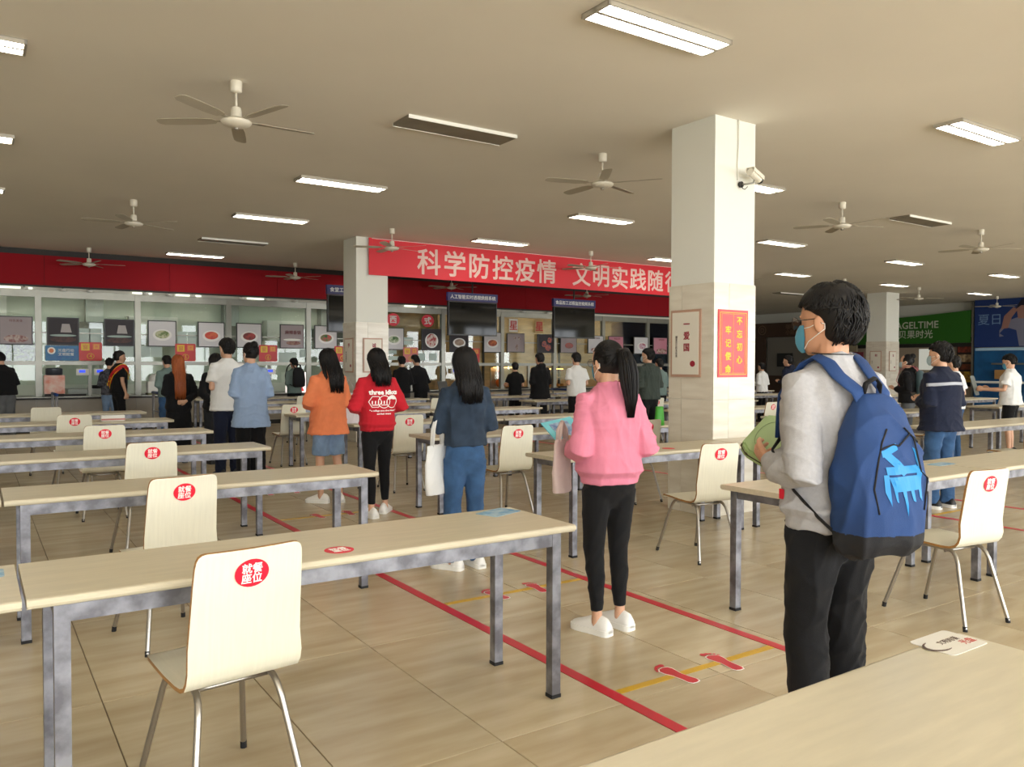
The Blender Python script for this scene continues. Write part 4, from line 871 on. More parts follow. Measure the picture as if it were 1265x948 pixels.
def add_hand(mb, W, d, n, curl, side, sc=1.0, thumb=True, rad=1.0, spread=1.0):
    d = Vector(d).normalized(); n = Vector(n); n = (n - d * n.dot(d)).normalized(); s = d.cross(n) * side   # s: toward the thumb
    W = Vector(W)
    def pt(a, b, c): return W + d * a * sc + s * b * sc + n * c * sc
    mb.rings([[pt(a, bw * math.cos(t) + o, ht * math.sin(t)) for t in [2 * PI * j / 14 for j in range(14)]] for a, bw, ht, o in ((-.02, .024, .02, 0), (0.005, .028, .018, 0), (.03, .036, .017, .002), (.06, .041, .015, 0), (.082, .04, .013, -.001), (.09, .034, .009, -.002))])
    L = (.066, .074, .069, .054)
    for i in range(4):
        b = (.030 - .0205 * i); p = pt(.078 - (.004 if i == 3 else 0) - (.002 if i == 0 else 0), b, 0); ang = 0; pts = [pt(.06, b * .9, 0), p]; r = (.0088 - .0005 * (i == 3) - 0.0006 * (i == 0)) * sc * rad
        fan = R((9, 2, -5, -12)[i]) * spread; dd = (d * math.cos(fan) + s * math.sin(fan)).normalized()
        q = p
        for j, f in enumerate((.45, .32, .23)):
            ang += R(curl[i] if hasattr(curl, '__len__') else curl) * (1.0, 1.15, .8)[j]; q = q + (dd * math.cos(ang) + n * math.sin(ang)) * L[i] * f * sc * 1.0; pts.append(q)
        mb.tube(pts, [r * 1.05, r * 1.05, r, r * .93, r * .8], 8, round_end=True)
    if thumb:
        b0 = pt(.012, .022, .006); b1 = pt(.035, .046, .014); b2 = pt(.066, .056, .028 if thumb is True else .04); b3 = pt(.088, .052, .04)
        mb.tube([b0, b1, b2, b3], [.015 * sc, .0125 * sc * rad, .0102 * sc * rad, .0085 * sc * rad], 8, round_end=True)
def strands(paths, r, seg=3):
    mb = MB()
    for p in paths:
        n = len(p); mb.tube(p, [r * (0.55 + .45 * min(1, 3 * i / n)) * (1 - .75 * (i / (n - 1)) ** 3) for i in range(n)], seg)
    return mb
HC = Vector((0, -.016, .016)); HR = Vector((.088, .103, .110))
def hpt(az, el, k=1.0):   # az from the back (0) to either side (pi = front); el 90 = top
    return Vector((HC.x + HR.x * k * math.cos(el) * math.sin(az), HC.y - HR.y * k * math.cos(el) * math.cos(az), HC.z + HR.z * k * math.sin(el)))
def hair_mesh(style, H, z_end, mtl, seed, n, s, near, hs=(1, 1, 1), L=.02):
    rg = random.Random(seed); paths = []; core = MB()
    sc = Matrix.Diagonal((hs[0], hs[1], hs[2], 1)); HH = H @ sc
    kz = len(core.v)
    def capring(zs, zlow=-.07): return None
    if style == 'short':
        core.rings([sring((0, yc, z), rx, ry, 20) for z, yc, rx, ry in ((-.072, -.045, .05, .04), (-.05, -.048, .068, .052), (-.02, -.054, .078, .056), (.01, -.046, .083, .066), (.045, -.022, .0875, .092), (.075, -.014, .084, .098), (.1, -.014, .072, .084), (.12, -.014, .048, .058), (.13, -.014, .02, .025))]); core.xf(HH)
        for i in range(n):
            az = rg.uniform(-PI, PI); el = math.asin(rg.uniform(-.62 if abs(az) < 1.2 else -.1, 1))
            front = abs(az) > 1.9
            if front and el < .5: el = rg.uniform(.5, 1.2)
            if 1.25 < abs(az) <= 1.9 and el < .05: el = rg.uniform(.05, .9)
            side_ = 1.05 < abs(az) <= 1.95
            L = rg.uniform(.25, .55) * (1.15 if front else 1); st = []
            tw = rg.uniform(-.3, .3)
            for j in range(5):
                t = j / 4; e2 = el - L * t; k = 1.035 + .045 * math.sin(PI * t) + rg.uniform(0, .02) + (0.03 * (t > .7)) * rg.random()
                if front and e2 < .30: e2 = .30 + .02 * j
                if side_ and e2 < .16: e2 = .16 + .01 * j
                st.append(HH @ hpt(az + tw * t, max(e2, -.95), k))
            paths.append(st)
    else:
        core.ell(HC, (HR.x * .98, HR.y * .98, HR.z * .99), 18, 12); core.xf(HH)
        tie = Vector((0, -.112, .045))
        for i in range(n):
            az = rg.uniform(-2.25, 2.25) if style != 'pony' else rg.uniform(-PI, PI); st = []
            if style == 'pony' or style == 'bun':
                el = rg.uniform(-.5, 1.3) if abs(az) < 1.9 else rg.uniform(.42, 1.2)
                if 1.2 < abs(az) < 1.95: el = rg.uniform(.0, 1.3)
                p0 = hpt(az, el, 1.01)
                for j in range(5):
                    t = j / 4; q = p0.lerp(tie, t); v = q - HC; kk = math.sqrt((v.x / HR.x) ** 2 + (v.y / HR.y) ** 2 + (v.z / HR.z) ** 2); kk = max(kk, 1e-3)
                    st.append(HH @ (HC + v / kk * (1.01 + .01 * rg.random())))
                paths.append(st)
            else:
                el = rg.uniform(.2, 1.5)
                if abs(az) > 1.75: el = rg.uniform(.75, 1.5)
                e = el; 
                for j in range(4):
                    t = j / 3; ee = el * (1 - t) + 0.0 * t; st.append(HH @ hpt(az * (1 + .02 * t), ee, 1.01 + .03 * t * rg.random()))
                last = st[-1]; zz = z_end * s + rg.uniform(-.03, .035); zz += .05 * (abs(az) / 2.25) ** 2 * rg.random()
                tx = last.x * (.85 if style == 'long' else 1.0) ; back = -(.128 + L + rg.uniform(.0, .03)) * s if abs(az) < 1.3 else -rg.uniform(.05, .12) * s
                for j in range(1, 6):
                    t = j / 5; z = last.z + (zz - last.z) * t; a = min(1, t * 1.8)
                    st.append(Vector((last.x * (1 - a) + (tx + rg.uniform(-.012, .012)) * a, last.y * (1 - a) + (back if abs(az) < 1.3 else min(last.y, back)) * a, z)))
                paths.append(st)
        if style == 'long':
            rs = []; hc = H @ HC
            for t in (0, .25, .5, .75, 1):
                z = hc.z + (z_end * s + .03 - hc.z) * t; rs.append(sring((hc.x * (1 - .4 * t), hc.y - .045 + (-(.11 + L) - hc.y + .045) * min(1, t * 1.6), z), .080 - .012 * t, .05 - .025 * t, 18))
            core.rings(rs)
        if style == 'pony':
            a = HH @ tie; pts = [a, a + Vector((0.005, -.045, .006)), a + Vector((.014, -.062, -.05)), a + Vector((.024, -.062, -.11)), a + Vector((.03, -.064, -.18)), a + Vector((.034, -.07, -.25)), Vector((a.x + .03, a.y - .07, z_end * s))]
            core.tube(pts, [.018, .03, .042, .046, .042, .03, .010], 12)
            for i in range(n // 2):
                an = rg.uniform(0, 6.28); rr = rg.uniform(.6, 1.05)
                paths.append([p + Vector((math.cos(an), math.sin(an), 0)) * rr * w for p, w in zip(pts, (.016, .03, .043, .048, .044, .032, .010 + .012 * rg.random()))])
            core.tube([a + Vector((0, .006, 0)), a + Vector((0, -.012, .004))], .024, 12)
        if style == 'bun':
            a = HH @ Vector((0, -.095, .085)); core.ell(a, (.045, .04, .04), 14, 8)
            for i in range(n // 3):
                an = rg.uniform(0, 6.28); ph = rg.uniform(0, 6.28); paths.append([a + Vector((math.cos(an + .6 * j) * math.cos(ph), math.sin(an + .6 * j), math.sin(ph) * math.cos(an + .6 * j))) * .044 for j in range(6)])
    me = bake(core, 'hair', mtl, .007 if near else .011, 4)
    co = np.empty(len(me.vertices) * 3); me.vertices.foreach_get('co', co)
    fs = [tuple(p.vertices) for p in me.polygons]
    mb = MB(); mb.v = [tuple(c) for c in co.reshape(-1, 3)]; mb.f = fs; mb.mi = [0] * len(fs); bpy.data.meshes.remove(me)
    sm = strands(paths, (.0042 if near else .007) * s); mb.add(sm.v, sm.f)
    return mb
def shoe_parts(t, pos, yaw, s, m_up, m_sole, low=False):
    F = Matrix.Translation(pos) @ Matrix.Rotation(yaw, 4, 'Z') @ Matrix.Diagonal((s, s, s, 1))
    ys = [(-.108, .02, .04), (-.1, .033, .075), (-.08, .040, .10), (-.045, .041, .108), (-.01, .040, .106), (.03, .043, .096), (.07, .048, .082), (.11, .050, .066), (.14, .045, .056), (.162, .033, .046), (.174, .014, .034)]
    up = MB(); rs = []
    for y, w, h in ys: rs.append([F @ Vector((w * math.cos(a) * (1.0 if math.sin(a) < 0.3 else 1 - .25 * (math.sin(a) - .3)), y, .02 + (h - .02) * max(0, math.sin(a)) ** .8 if math.sin(a) > 0 else .018)) for a in [2 * PI * j / 18 for j in range(18)]])
    up.rings(rs); sh = up.build('shoe', m_up, t, smooth=True)
    out = [(w + .004, y) for y, w, h in ys]; poly_ = [(a, b) for a, b in out] + [(-a, b) for a, b in reversed(out)]
    so = MB().prism(poly_, 0, .034); so.xf(F); so.build('sole', m_sole, sh, auto=40)
    la = MB()
    for k in range(4): y = .0 + .02 * k; la.tube([(-.026, y, .092 - .009 * k), (0, y + .003, .112 - .011 * k), (.026, y, .092 - .009 * k)], .0028, 5)
    la.xf(F); la.build('laces', m_sole, sh)
def person(label, x, y, rz, H=1.68, top=None, sleeve='long', hem=.86, L=.02, wf=1.0, bottom=None, leg='straight', shoes=None, sole=None, hair='short', hmat=None, hz=1.15, arms='front', yaw=0, pitch=0, mask=None, feet=((-.09, 0), (.09, 0)), fyaw=(8, -8), lean=0, vox=.011, skin=None, seed=1, nh=140, glasses=False, amp=.006, band=True, hood=False, hs=(1, 1, 1), extra=None, elb=None, collar=None):
    s = H / 1.70; skin = skin or M_skin; near = vox < .008
    t = thing('person', label, 'person', (x, y, 0), R(rz), 'people queueing and standing in the canteen')
    lt = math.tan(R(lean))
    def lv(v):
        v = Vector(v)
        if v.z > .95 * s: v.y += (v.z - .95 * s) * lt
        return v
    def lean_mb(mb): mb.v = [tuple(lv(v)) for v in mb.v]; return mb
    HM = Matrix.Translation((0, .022 * s, 1.583 * s)) @ Matrix.Rotation(R(yaw), 4, 'Z') @ Matrix.Rotation(R(-pitch), 4, 'X') @ Matrix.Diagonal((s, s, s, 1))
    # ---- arms
    A = {'front': (((.205, -.05, 1.09), (.09, .19, 1.10)), (-.7, .7, .15), (0, .2, 1), 25),
         'phone': (((.22, -.01, 1.08), (.10, .22, 1.16)), (-.5, .8, .3), (-.6, 0, 1), 30),
         'hold': (((.215, -.08, 1.07), (.15, .18, 1.06)), (-.25, .95, .05), (-.75, 0, .6), 28),
         'manhold': (((.225, -.12, 1.05), (.165, .135, 1.075)), (-.3, .95, .08), (-.75, 0, .6), 32),
         'down': (((.225, -.03, 1.10), (.235, .03, .87)), (0, .1, -1), (-1, .2, 0), 20),
         'back': (((.24, -.10, 1.08), (.08, -.19, .98)), (-.8, -.1, -.2), (0, 1, .2), 25),
         'high': (((.21, .02, 1.08), (.08, .17, 1.28)), (-.3, .5, .8), (-.7, .3, .3), 35),
         'out': (((.22, .04, 1.10), (.20, .36, 1.10)), (0, 1, 0.05), (-1, 0, 0), 35),
         'pocket': (((.26, -.08, 1.10), (.2, .08, .93)), (-.5, .6, -.4), (-.8, 0, 0), 30),
         'elbowout': (((.26, -.05, 1.10), (.13, .19, 1.10)), (-.7, .6, .1), (0, .2, 1), 28)}
    ar = arms if isinstance(arms, tuple) else (arms, arms)
    AR = []
    for sd, a in zip((-1, 1), ar):
        (e, w_), d, n, c = A[a]
        f = lambda p: Vector((sd * p[0], p[1], p[2]))
        AR.append((sd, f((.150 * wf, -.008, 1.362)) * s, f(e) * s, f(w_) * s, f(d), f(n), c))
    hip = .89; FT = [(feet[0][0], feet[0][1]), (feet[1][0], feet[1][1])]
    # ---- body: one continuous skin mesh
    mb = MB()
    mb.rings([[p * s for p in sring((0, yy, z), rx * wf, ry, 20)] for z, yy, rx, ry in ((.82, -.01, .12, .085), (.9, -.012, .148, .098), (1.02, 0, .122, .082), (1.15, 0, .128, .086), (1.28, -.004, .148, .095), (1.36, -.008, .145, .082), (1.41, -.008, .09, .062), (1.44, -.004, .058, .055))])
    mb.tube([Vector((0, -.012, 1.38)) * s, Vector((0, -.004, 1.46)) * s, HM @ Vector((0, -.018, -.05)), HM @ Vector((0, -.01, 0))], [.07 * s, .054 * s, .053 * s, .05 * s], 14)
    add_head(mb, HM)
    for (sd, sh, e, w_, d, n, c) in AR:
        mb.tube([sh + Vector((-sd * .04, 0, 0)), sh, sh.lerp(e, .5), e, e.lerp(w_, .3), w_, w_ + d.normalized() * .01], [.045 * s, .047 * s, .044 * s, .036 * s, .037 * s, .025 * s, .024 * s], 12, round_end=True)
        add_hand(mb, w_, d, n, c, -sd if False else sd, s, rad=1.0 if near else 1.25, spread=1.0 if near else 1.4)
    for k, sd in enumerate((-1, 1)):
        fx, fy = FT[k]; kq = .72 if leg in ('skinny',) else .92
        mb.tube([Vector((sd * .082 * wf, -.012, .9)) * s, Vector((sd * .082 * wf, -.012, .82)) * s, Vector(((sd * .085 + fx) / 2, fy * .5 + .018, .49)) * s, Vector((fx, fy - .004, .30)) * s, Vector((fx, fy - .015, .13)) * s, Vector((fx, fy - .012, .05)) * s], [v * s for v in (.07, .078 * kq, .054 * kq, .050 * kq, .034 * (kq * .5 + .5), .034)], 12, round_end=True)
        mb.ell(Vector((fx, fy + .03, .045)) * s, Vector((.032, .09, .025)) * s, 10, 6)
    lean_mb(mb); link('body', bake(mb, 'body', skin, vox * (.55 if near else 1.0), 3), t)
    # ---- trousers
    if leg == 'skirt':
        mb = MB(); mb.rings([[p * s for p in sring((0, -.005, z), rx, ry, 24)] for z, rx, ry in ((1.02, .14, .1), (.9, .175, .12), (.6, .2, .15), (.28, .23, .18))]); lean_mb(mb)
        link('skirt', bake(mb, 'skirt', bottom, vox, 4, folds(seed, amp * 1.3, 1, 22)), t)
    else:
        RL = {'straight': (.092, .076, .072, .066), 'skinny': (.088, .060, .052, .038), 'wide': (.1, .09, .085, .085), 'jeans': (.092, .070, .064, .054), 'shorts': (.1, .095, .095, .09)}[leg]
        mb = MB(); mb.rings([[p * s for p in sring((0, yy, z), rx * wf, ry, 24)] for z, yy, rx, ry in ((.73, -.012, .06, .05), (.78, -.014, .12, .078), (.82, -.018, .158, .1), (.86, -.02, .168, .115), (.92, -.014, .165, .115), (1.0, -.004, .142, .1), (1.03, 0, .135, .098))])
        for k, sd in enumerate((-1, 1)):
            fx, fy = FT[k]; zb = .52 if leg == 'shorts' else (.13 if leg == 'skinny' else .055)
            hipp = Vector((sd * .082 * wf, -.012, .84)) * s; kn = Vector(((sd * .085 + fx) / 2, fy * .5 + .018, .49)) * s; cf = Vector((fx, fy - .004, .30)) * s; an = Vector((fx, fy - .015, zb)) * s
            if leg == 'shorts': mb.tube([hipp, hipp.lerp(kn, .5), hipp.lerp(kn, .9)], [(RL[0] + .008) * s, RL[1] * s, RL[2] * s], 16)
            else: mb.tube([hipp, hipp.lerp(kn, .5), kn, cf, an], [(RL[0] + .006) * s, (RL[0] * .55 + RL[1] * .45) * s, RL[1] * s, RL[2] * s, RL[3] * s], 16)
        lean_mb(mb); link('trousers', bake(mb, 'trousers', bottom, vox, 9, folds(seed + 5, amp * (.5 if leg == 'skinny' else .8), 14, 16)), t)
    # ---- top
    T = [(.86, -.012, .166, .120), (.95, -.008, .158, .114), (1.05, -.002, .152, .110), (1.15, 0, .153, .112), (1.25, -.004, .163, .120), (1.33, -.008, .166, .112), (1.385, -.010, .138, .092), (1.42, -.008, .112, .080), (1.448, -.004, .078, .070), (1.466, -.002, .064, .062)]
    rs = []
    def addr(z, yy, rx, ry):
        l = L * min(1, max(0, (1.42 - z) / .12)) ; rs.append([p * s for p in sring((0, yy, z), rx * wf + l, ry + l, 28)])
    if hem < .85:
        q = L * .4 + (.86 - hem) * .10
        addr(hem, -.012, .166 + q, .122 + q)
    elif band:
        for zz, a_ in ((hem - .055, -.85), (hem - .05, -.8), (hem - .012, -.75), (hem - .002, -.45), (hem + .022, .12)): addr(zz, -.016, .172 + a_ * L, .124 + a_ * L)
    for r_ in T:
        if r_[0] > hem - .001 + (.03 if band or hem < .85 else 0): addr(*r_)
    mb = MB(); mb.rings(rs)
    for (sd, sh, e, w_, d, n, c) in AR:
        st = sh + Vector((-sd * .06, 0, .004)) * s; l = L * .38
        if sleeve == 'long': mb.tube([st, sh, sh.lerp(e, .5), e, e.lerp(w_, .35), e.lerp(w_, .8), w_ + (e - w_).normalized() * .005], [v * s for v in (.056, .058 + l * .8, .054 + l, .052 + l * 1.2, .048 + l * 1.3, .042 + l * 1.3, .032 + l * .3)], 16)
        elif sleeve == 'half': mb.tube([st, sh, sh.lerp(e, .5), e, e.lerp(w_, .3)], [v * s for v in (.062, .066 + l * .6, .06 + l, .06 + l, .058 + l)], 16)
        else: mb.tube([st, sh, sh.lerp(e, .4), sh.lerp(e, .72)], [v * s for v in (.056, .060 + l * .6, .062 + l, .066 + l * 1.4)], 16)
    if hood: mb.ell(Vector((0, -.085, 1.44)) * s, Vector((.1, .05, .06)) * s, 16, 8)
    if collar: mb.tube([Vector((.063 * math.cos(a), -.004 + .062 * math.sin(a), 1.456 - .008 * math.sin(a))) * s for a in [2 * PI * k / 20 for k in range(20)]], [(.012 * s, .009 * s)] * 20, 8, closed=True, side=(0, 0, 1))
    lean_mb(mb); link('sweater' if sleeve == 'long' else 'shirt', bake(mb, 'top', top, vox * (.8 if near else 1), 5, folds(seed, amp, 6, 18)), t)
    # ---- hair
    hm = hair_mesh(hair, HM, hz, hmat or M_hair, seed, nh, s, near, hs, L); lean_mb(hm); hm.build('hair', hmat or M_hair, t, smooth=True)
    # ---- shoes
    if shoes is not None:
        for k in range(2): shoe_parts(t, Vector((FT[k][0], FT[k][1] + .0, 0)) * s, R(fyaw[k]), s, shoes, sole or shoes)
    # ---- mask, glasses, eyes
    def hp(az, z, k=.006, bulge=0):
        yc, rx, ry = headslice(z); return Vector(((rx + k) * math.sin(az), yc + (ry + k + bulge * max(0, math.cos(az)) ** 6) * math.cos(az), z))
    if mask is not None:
        mb = MB(); nu, nv = 15, 9; Vv = []
        for side_ in (0, 1):
            for j in range(nv):
                z = -.108 + .098 * j / (nv - 1); zz = j / (nv - 1)
                for i in range(nu):
                    az = (-1 + 2 * i / (nu - 1)) * (1.02 - .22 * abs(zz - .5)); b = .026 * math.sin(PI * min(1, .12 + zz * .85)) ** .7; pl = .0012 * (j % 2)
                    p = hp(az, z, .005 + pl - .002 * side_, b); Vv.append(HM @ p)
        for sd_ in (0, 1):
            o_ = sd_ * nu * nv
            for j in range(nv - 1):
                for i in range(nu - 1):
                    q = (o_ + j * nu + i, o_ + j * nu + i + 1, o_ + (j + 1) * nu + i + 1, o_ + (j + 1) * nu + i); mb.f.append(q if sd_ == 0 else q[::-1]); mb.mi.append(0)
        mb.v = [tuple(v) for v in Vv]; lean_mb(mb); mo = mb.build('face_mask', mask, t, smooth=True)
        for sd_ in (-1, 1):
            lp = MB(); ends = []
            for z in (-.022, -.095):
                pts = [hp(sd_ * 1.0, z, .006), hp(sd_ * 1.3, z * .7 - .004, .006), Vector((sd_ * .082, -.006, -.006 if z > -.05 else -.045)), Vector((sd_ * .083, -.03, -.012 if z > -.05 else -.03))]
                ends.append([HM @ p for p in pts])
            lp.tube(ends[0] + ends[1][::-1], .0016 if near else .0022, 5); lean_mb(lp); lp.build('ear_loop', M_loop, mo)
    if near or glasses:
        eb = MB()
        for sd_ in (-1, 1): eb.ell(HM @ Vector((sd_ * .032, .082, .002)), (.011 * s,) * 3, 10, 6)
        lean_mb(eb); eb.build('eyes', mat('eye', (30, 24, 22), .2), t, smooth=True)
    if glasses:
        mb = MB(); ln = MB()
        for sd_ in (-1, 1):
            c_ = Vector((sd_ * .034, .112, .0)); ring = [HM @ (c_ + Vector((.026 * math.cos(a), -.006 * abs(math.cos(a)), .022 * math.sin(a)))) for a in [2 * PI * k / 20 for k in range(20)]]
            mb.tube(ring, .0013, 5, closed=True); ln.v += [tuple(p) for p in ring]; ln.f.append(tuple(range(len(ln.v) - 20, len(ln.v)))); ln.mi.append(0)
            mb.tube([HM @ Vector(p) for p in ((sd_ * .06, .108, .004), (sd_ * .078, .07, .006), (sd_ * .083, .0, .008), (sd_ * .083, -.02, -.012))], .0018, 5)
        mb.tube([HM @ Vector(p) for p in ((-.009, .114, .004), (0, .117, .007), (.009, .114, .004))], .0015, 5)
        lean_mb(mb); lean_mb(ln); go = mb.build('glasses', mat('glasses_frame', (60, 50, 46), .3, .5), t); ln.build('lens', glass_mat('lens_glass', (.96, .97, .97), .14), go)
    return t, s, HM, AR, lv
def wpt(t, p):
    c, s_ = math.cos(t.rotation_euler.z), math.sin(t.rotation_euler.z); return Vector((t.location.x + c * p[0] - s_ * p[1], t.location.y + s_ * p[0] + c * p[1], p[2]))

C_grey = cloth('heather_grey', (178, 176, 178), var=.10, vs=60); C_black = cloth('black', (22, 22, 24)); C_blk2 = cloth('charcoal', (40, 42, 46)); C_pink = cloth('pink', (226, 136, 160)); C_orange = cloth('orange', (240, 138, 92)); C_red = cloth('red', (196, 34, 48))
C_denim = cloth('denim_dark', (50, 64, 82), var=.35, vs=10); C_jean = cloth('denim_blue', (62, 96, 138), var=.35, vs=9); C_lblue = cloth('shirt_blue', (148, 170, 202), var=.08); C_white = cloth('white', (232, 232, 230), var=.04); C_navy = cloth('navy', (30, 36, 56)); C_green = cloth('grey_green', (62, 70, 64)); C_teal = cloth('grey_teal', (120, 140, 136)); C_plaid = cloth('plaid', (110, 110, 118), var=.8, vs=22)
C_greyp = cloth('grey_trouser', (104, 106, 108)); C_lj = cloth('light_denim', (132, 158, 190), var=.25)
S_w = mat('shoe_white', (236, 234, 230), .5); S_s = mat('sole_white', (240, 238, 232), .5); S_b = mat('shoe_black', (24, 24, 26), .5)

# --- the backpack man
man, ms, mH, mA, mlv = person('young man in grey sweatshirt, glasses and blue mask wearing a blue backpack', 2.60, 1.78, -13, 1.73, C_grey, hem=.905, L=.03, wf=.97, bottom=C_black, leg='straight', shoes=S_b, sole=S_s, hair='short', collar=True, arms='manhold', yaw=21, pitch=2, mask=M_mask, feet=((-.1, -.01), (.1, .03)), vox=.0075, skin=M_skin2, seed=4, nh=1100, glasses=True, amp=.0085, hs=(1.06, 1.10, 1.08))
mb = MB().tube([Vector((.072 * math.cos(a), -.006 + .07 * math.sin(a), 1.468 + .004 * math.sin(a))) * ms for a in [2 * PI * k / 24 for k in range(24)]], .0022, 6, closed=True); mb.build('neck_cord', M_black, man)
mb = MB()
_tab = True
# --- the queue
pink, ps, pH, pA, plv = person('girl in pink sweatshirt and black leggings with long black ponytail', 2.87, 3.33, -14, 1.575, C_pink, hem=.93, L=.04, wf=.93, bottom=C_black, leg='skinny', shoes=S_w, sole=S_s, hair='pony', collar=True, hz=1.265, arms='hold', yaw=14, pitch=4, mask=M_mask, feet=((-.085, -.02), (.09, .03)), fyaw=(26, 20), vox=.0075, seed=8, nh=700, glasses=True, amp=.007)
denim, ds, dH, dA, dlv = person('girl in dark denim jacket and blue jeans with long black hair', 2.90, 4.92, -12, 1.57, C_denim, hem=.95, L=.022, wf=.92, bottom=C_jean, leg='jeans', shoes=S_w, sole=S_s, hair='long', collar=True, hz=1.30, arms=('high', 'front'), yaw=8, pitch=8, mask=M_mask, feet=((-.11, 0), (.1, .02)), fyaw=(40, 10), vox=.009, seed=12, nh=500, amp=.007, band=False)
redg, rs_, rH, rA, rlv = person('girl in red printed sweatshirt and black trousers with straight black hair', 3.22, 7.12, -4, 1.60, C_red, hem=.92, L=.036, wf=.94, bottom=C_black, leg='skinny', shoes=S_w, sole=S_s, hair='long', hz=1.34, arms='elbowout', yaw=4, pitch=6, mask=None, feet=((-.10, -.1), (.12, .1)), fyaw=(10, -35), vox=.01, seed=15, nh=380, amp=.006)
orang, os_, oH, oA, olv = person('girl in loose orange sweatshirt with long black hair turned left', 3.10, 8.08, 6, 1.61, C_orange, hem=.76, L=.05, wf=.94, bottom=C_lj, leg='shorts', shoes=S_w, sole=S_s, hair='long', hz=1.24, arms=('elbowout', 'front'), yaw=14, pitch=8, mask=M_maskp, feet=((-.1, .0), (.11, -.05)), fyaw=(35, -15), vox=.01, seed=16, nh=360, amp=.007, band=False)
blue, bs_, bH, bA, blv = person('woman in oversized light blue shirt with hair in a bun', 2.76, 9.72, -2, 1.70, C_lblue, hem=.70, L=.045, wf=.94, bottom=C_black, leg='wide', shoes=S_b, hair='bun', arms='front', yaw=20, pitch=6, mask=M_maskp, vox=.011, seed=17, nh=240, amp=.009, band=False)
person('man in white T-shirt standing left of the light blue shirt', 2.72, 10.62, 4, 1.77, C_white, sleeve='short', hem=.82, L=.04, bottom=C_navy, leg='straight', shoes=S_b, hair='short', arms='front', yaw=10, pitch=8, mask=M_maskp, vox=.012, seed=18, nh=260, band=False)
person('woman all in black with long black hair beside the ginger one', 2.94, 12.1, 0, 1.60, C_black, hem=.85, L=.03, bottom=C_blk2, leg='wide', shoes=S_b, hair='long', hz=1.12, arms=('back', 'front'), yaw=0, vox=.013, seed=19, nh=240, hs=(1.12, 1.1, 1.0))
person('woman in black with long ginger hair', 2.50, 12.5, 0, 1.58, C_black, hem=.85, L=.03, bottom=C_black, leg='skirt', shoes=S_b, hair='long', hmat=M_hairo, hz=1.02, arms=('front', 'back'), yaw=0, vox=.013, seed=20, nh=240, hs=(1.0, 1, 1.0))
sash, ss_, sH, sA, slv = person('boy in black T-shirt with red and yellow volunteer sash', 2.42, 17.65, -75, 1.70, C_black, sleeve='short', hem=.85, L=.03, bottom=C_black, leg='straight', shoes=S_b, hair='short', arms='down', yaw=-10, vox=.015, seed=22, nh=120, band=False)
SP = [
 dict(label='boy in grey-teal shirt and jeans by the domed dispenser', x=3.12, y=16.6, rz=5, H=1.60, top=C_teal, bottom=C_jean, leg='jeans', arms='front', pitch=20, mask=M_maskp),
 dict(label='person in patterned shirt half hidden behind the sash boy', x=2.40, y=18.8, rz=-20, H=1.56, top=C_plaid, bottom=C_lj, leg='jeans', hair='short', pitch=20),
 dict(label='hunched person in black jacket at the left picture edge', x=0.52, y=18.3, rz=20, H=1.66, top=C_black, bottom=C_greyp, leg='wide', arms='front', lean=18, pitch=20, L=.05),
 dict(label='boy in pale shirt with black backpack at the glowing sign box', x=5.96, y=17.6, rz=10, H=1.58, top=C_teal, bottom=C_black, arms='front', pitch=15),
 dict(label='person in black, left of two bent over the counter', x=7.70, y=15.7, rz=-10, H=1.62, top=C_black, bottom=C_blk2, arms='front', lean=5, pitch=15, mask=M_maskp),
 dict(label='person in black, right of two bent over the counter', x=8.35, y=16.1, rz=10, H=1.66, top=C_black, bottom=C_black, arms='front', lean=16, pitch=18, L=.04),
 dict(label='man in black clothes from behind, right of the denim jacket girl', x=9.8, y=13.55, rz=-5, H=1.69, top=C_black, bottom=C_blk2, arms='front', hem=.76, L=.045, hood=True, feet=((-.13, 0), (.13, 0))),
 dict(label='small figure in black T-shirt at the warm food window', x=10.5, y=15.5, rz=-20, H=1.50, top=C_black, sleeve='short', bottom=C_black, arms='out'),
 dict(label='boy in white T-shirt left of the pink sweatshirt', x=9.68, y=12.18, rz=-10, H=1.68, top=C_white, sleeve='short', bottom=C_black, arms='front', pitch=10, L=.035, mask=M_maskp),
 dict(label='girl in red top with long black hair behind the ponytail', x=12.2, y=13.5, rz=0, H=1.62, top=C_red, bottom=C_black, hair='long', hz=1.1, arms='front'),
 dict(label='boy in grey-green sweatshirt just left of the middle column', x=9.45, y=9.95, rz=-6, H=1.73, top=C_green, bottom=C_black, arms='front', L=.045, yaw=24, mask=M_maskp, nh=260, vox=.012),
 dict(label='person in pale shirt behind the grey-green sweatshirt boy', x=12.25, y=12.55, rz=0, H=1.58, top=C_teal, bottom=C_black, arms='front'),
 dict(label='person in white top just right of the middle column', x=16.85, y=13.56, rz=0, H=1.52, top=C_white, bottom=C_black, arms='front'),
 dict(label='boy in navy jacket looking left, right of the middle column', x=15.2, y=11.5, rz=5, H=1.67, top=C_navy, bottom=C_jean, arms='front', hood=True, yaw=10),
 dict(label='person in black partly hidden by the backpack man shoulder', x=13.42, y=9.6, rz=0, H=1.56, top=C_black, bottom=C_black, arms='front', lean=14, L=.05),
 dict(label='girl in black with red-strapped backpack and mask facing left', x=13.06, y=7.5, rz=18, H=1.64, top=C_black, bottom=C_greyp, hair='bun', arms='front', mask=M_maskp, hood=True, L=.04, vox=.012),
 dict(label='man in white T-shirt behind the navy jacket man', x=12.23, y=6.3, rz=0, H=1.60, top=C_white, sleeve='short', bottom=C_jean, leg='jeans', arms='front'),
 dict(label='boy in white T-shirt and black shorts reading a paper at the right edge', x=14.25, y=6.43, rz=12, H=1.64, top=C_white, sleeve='short', hem=.84, bottom=C_black, leg='shorts', arms='out', pitch=22, mask=M_mask, L=.045, vox=.012, nh=260),
]
PP = {}
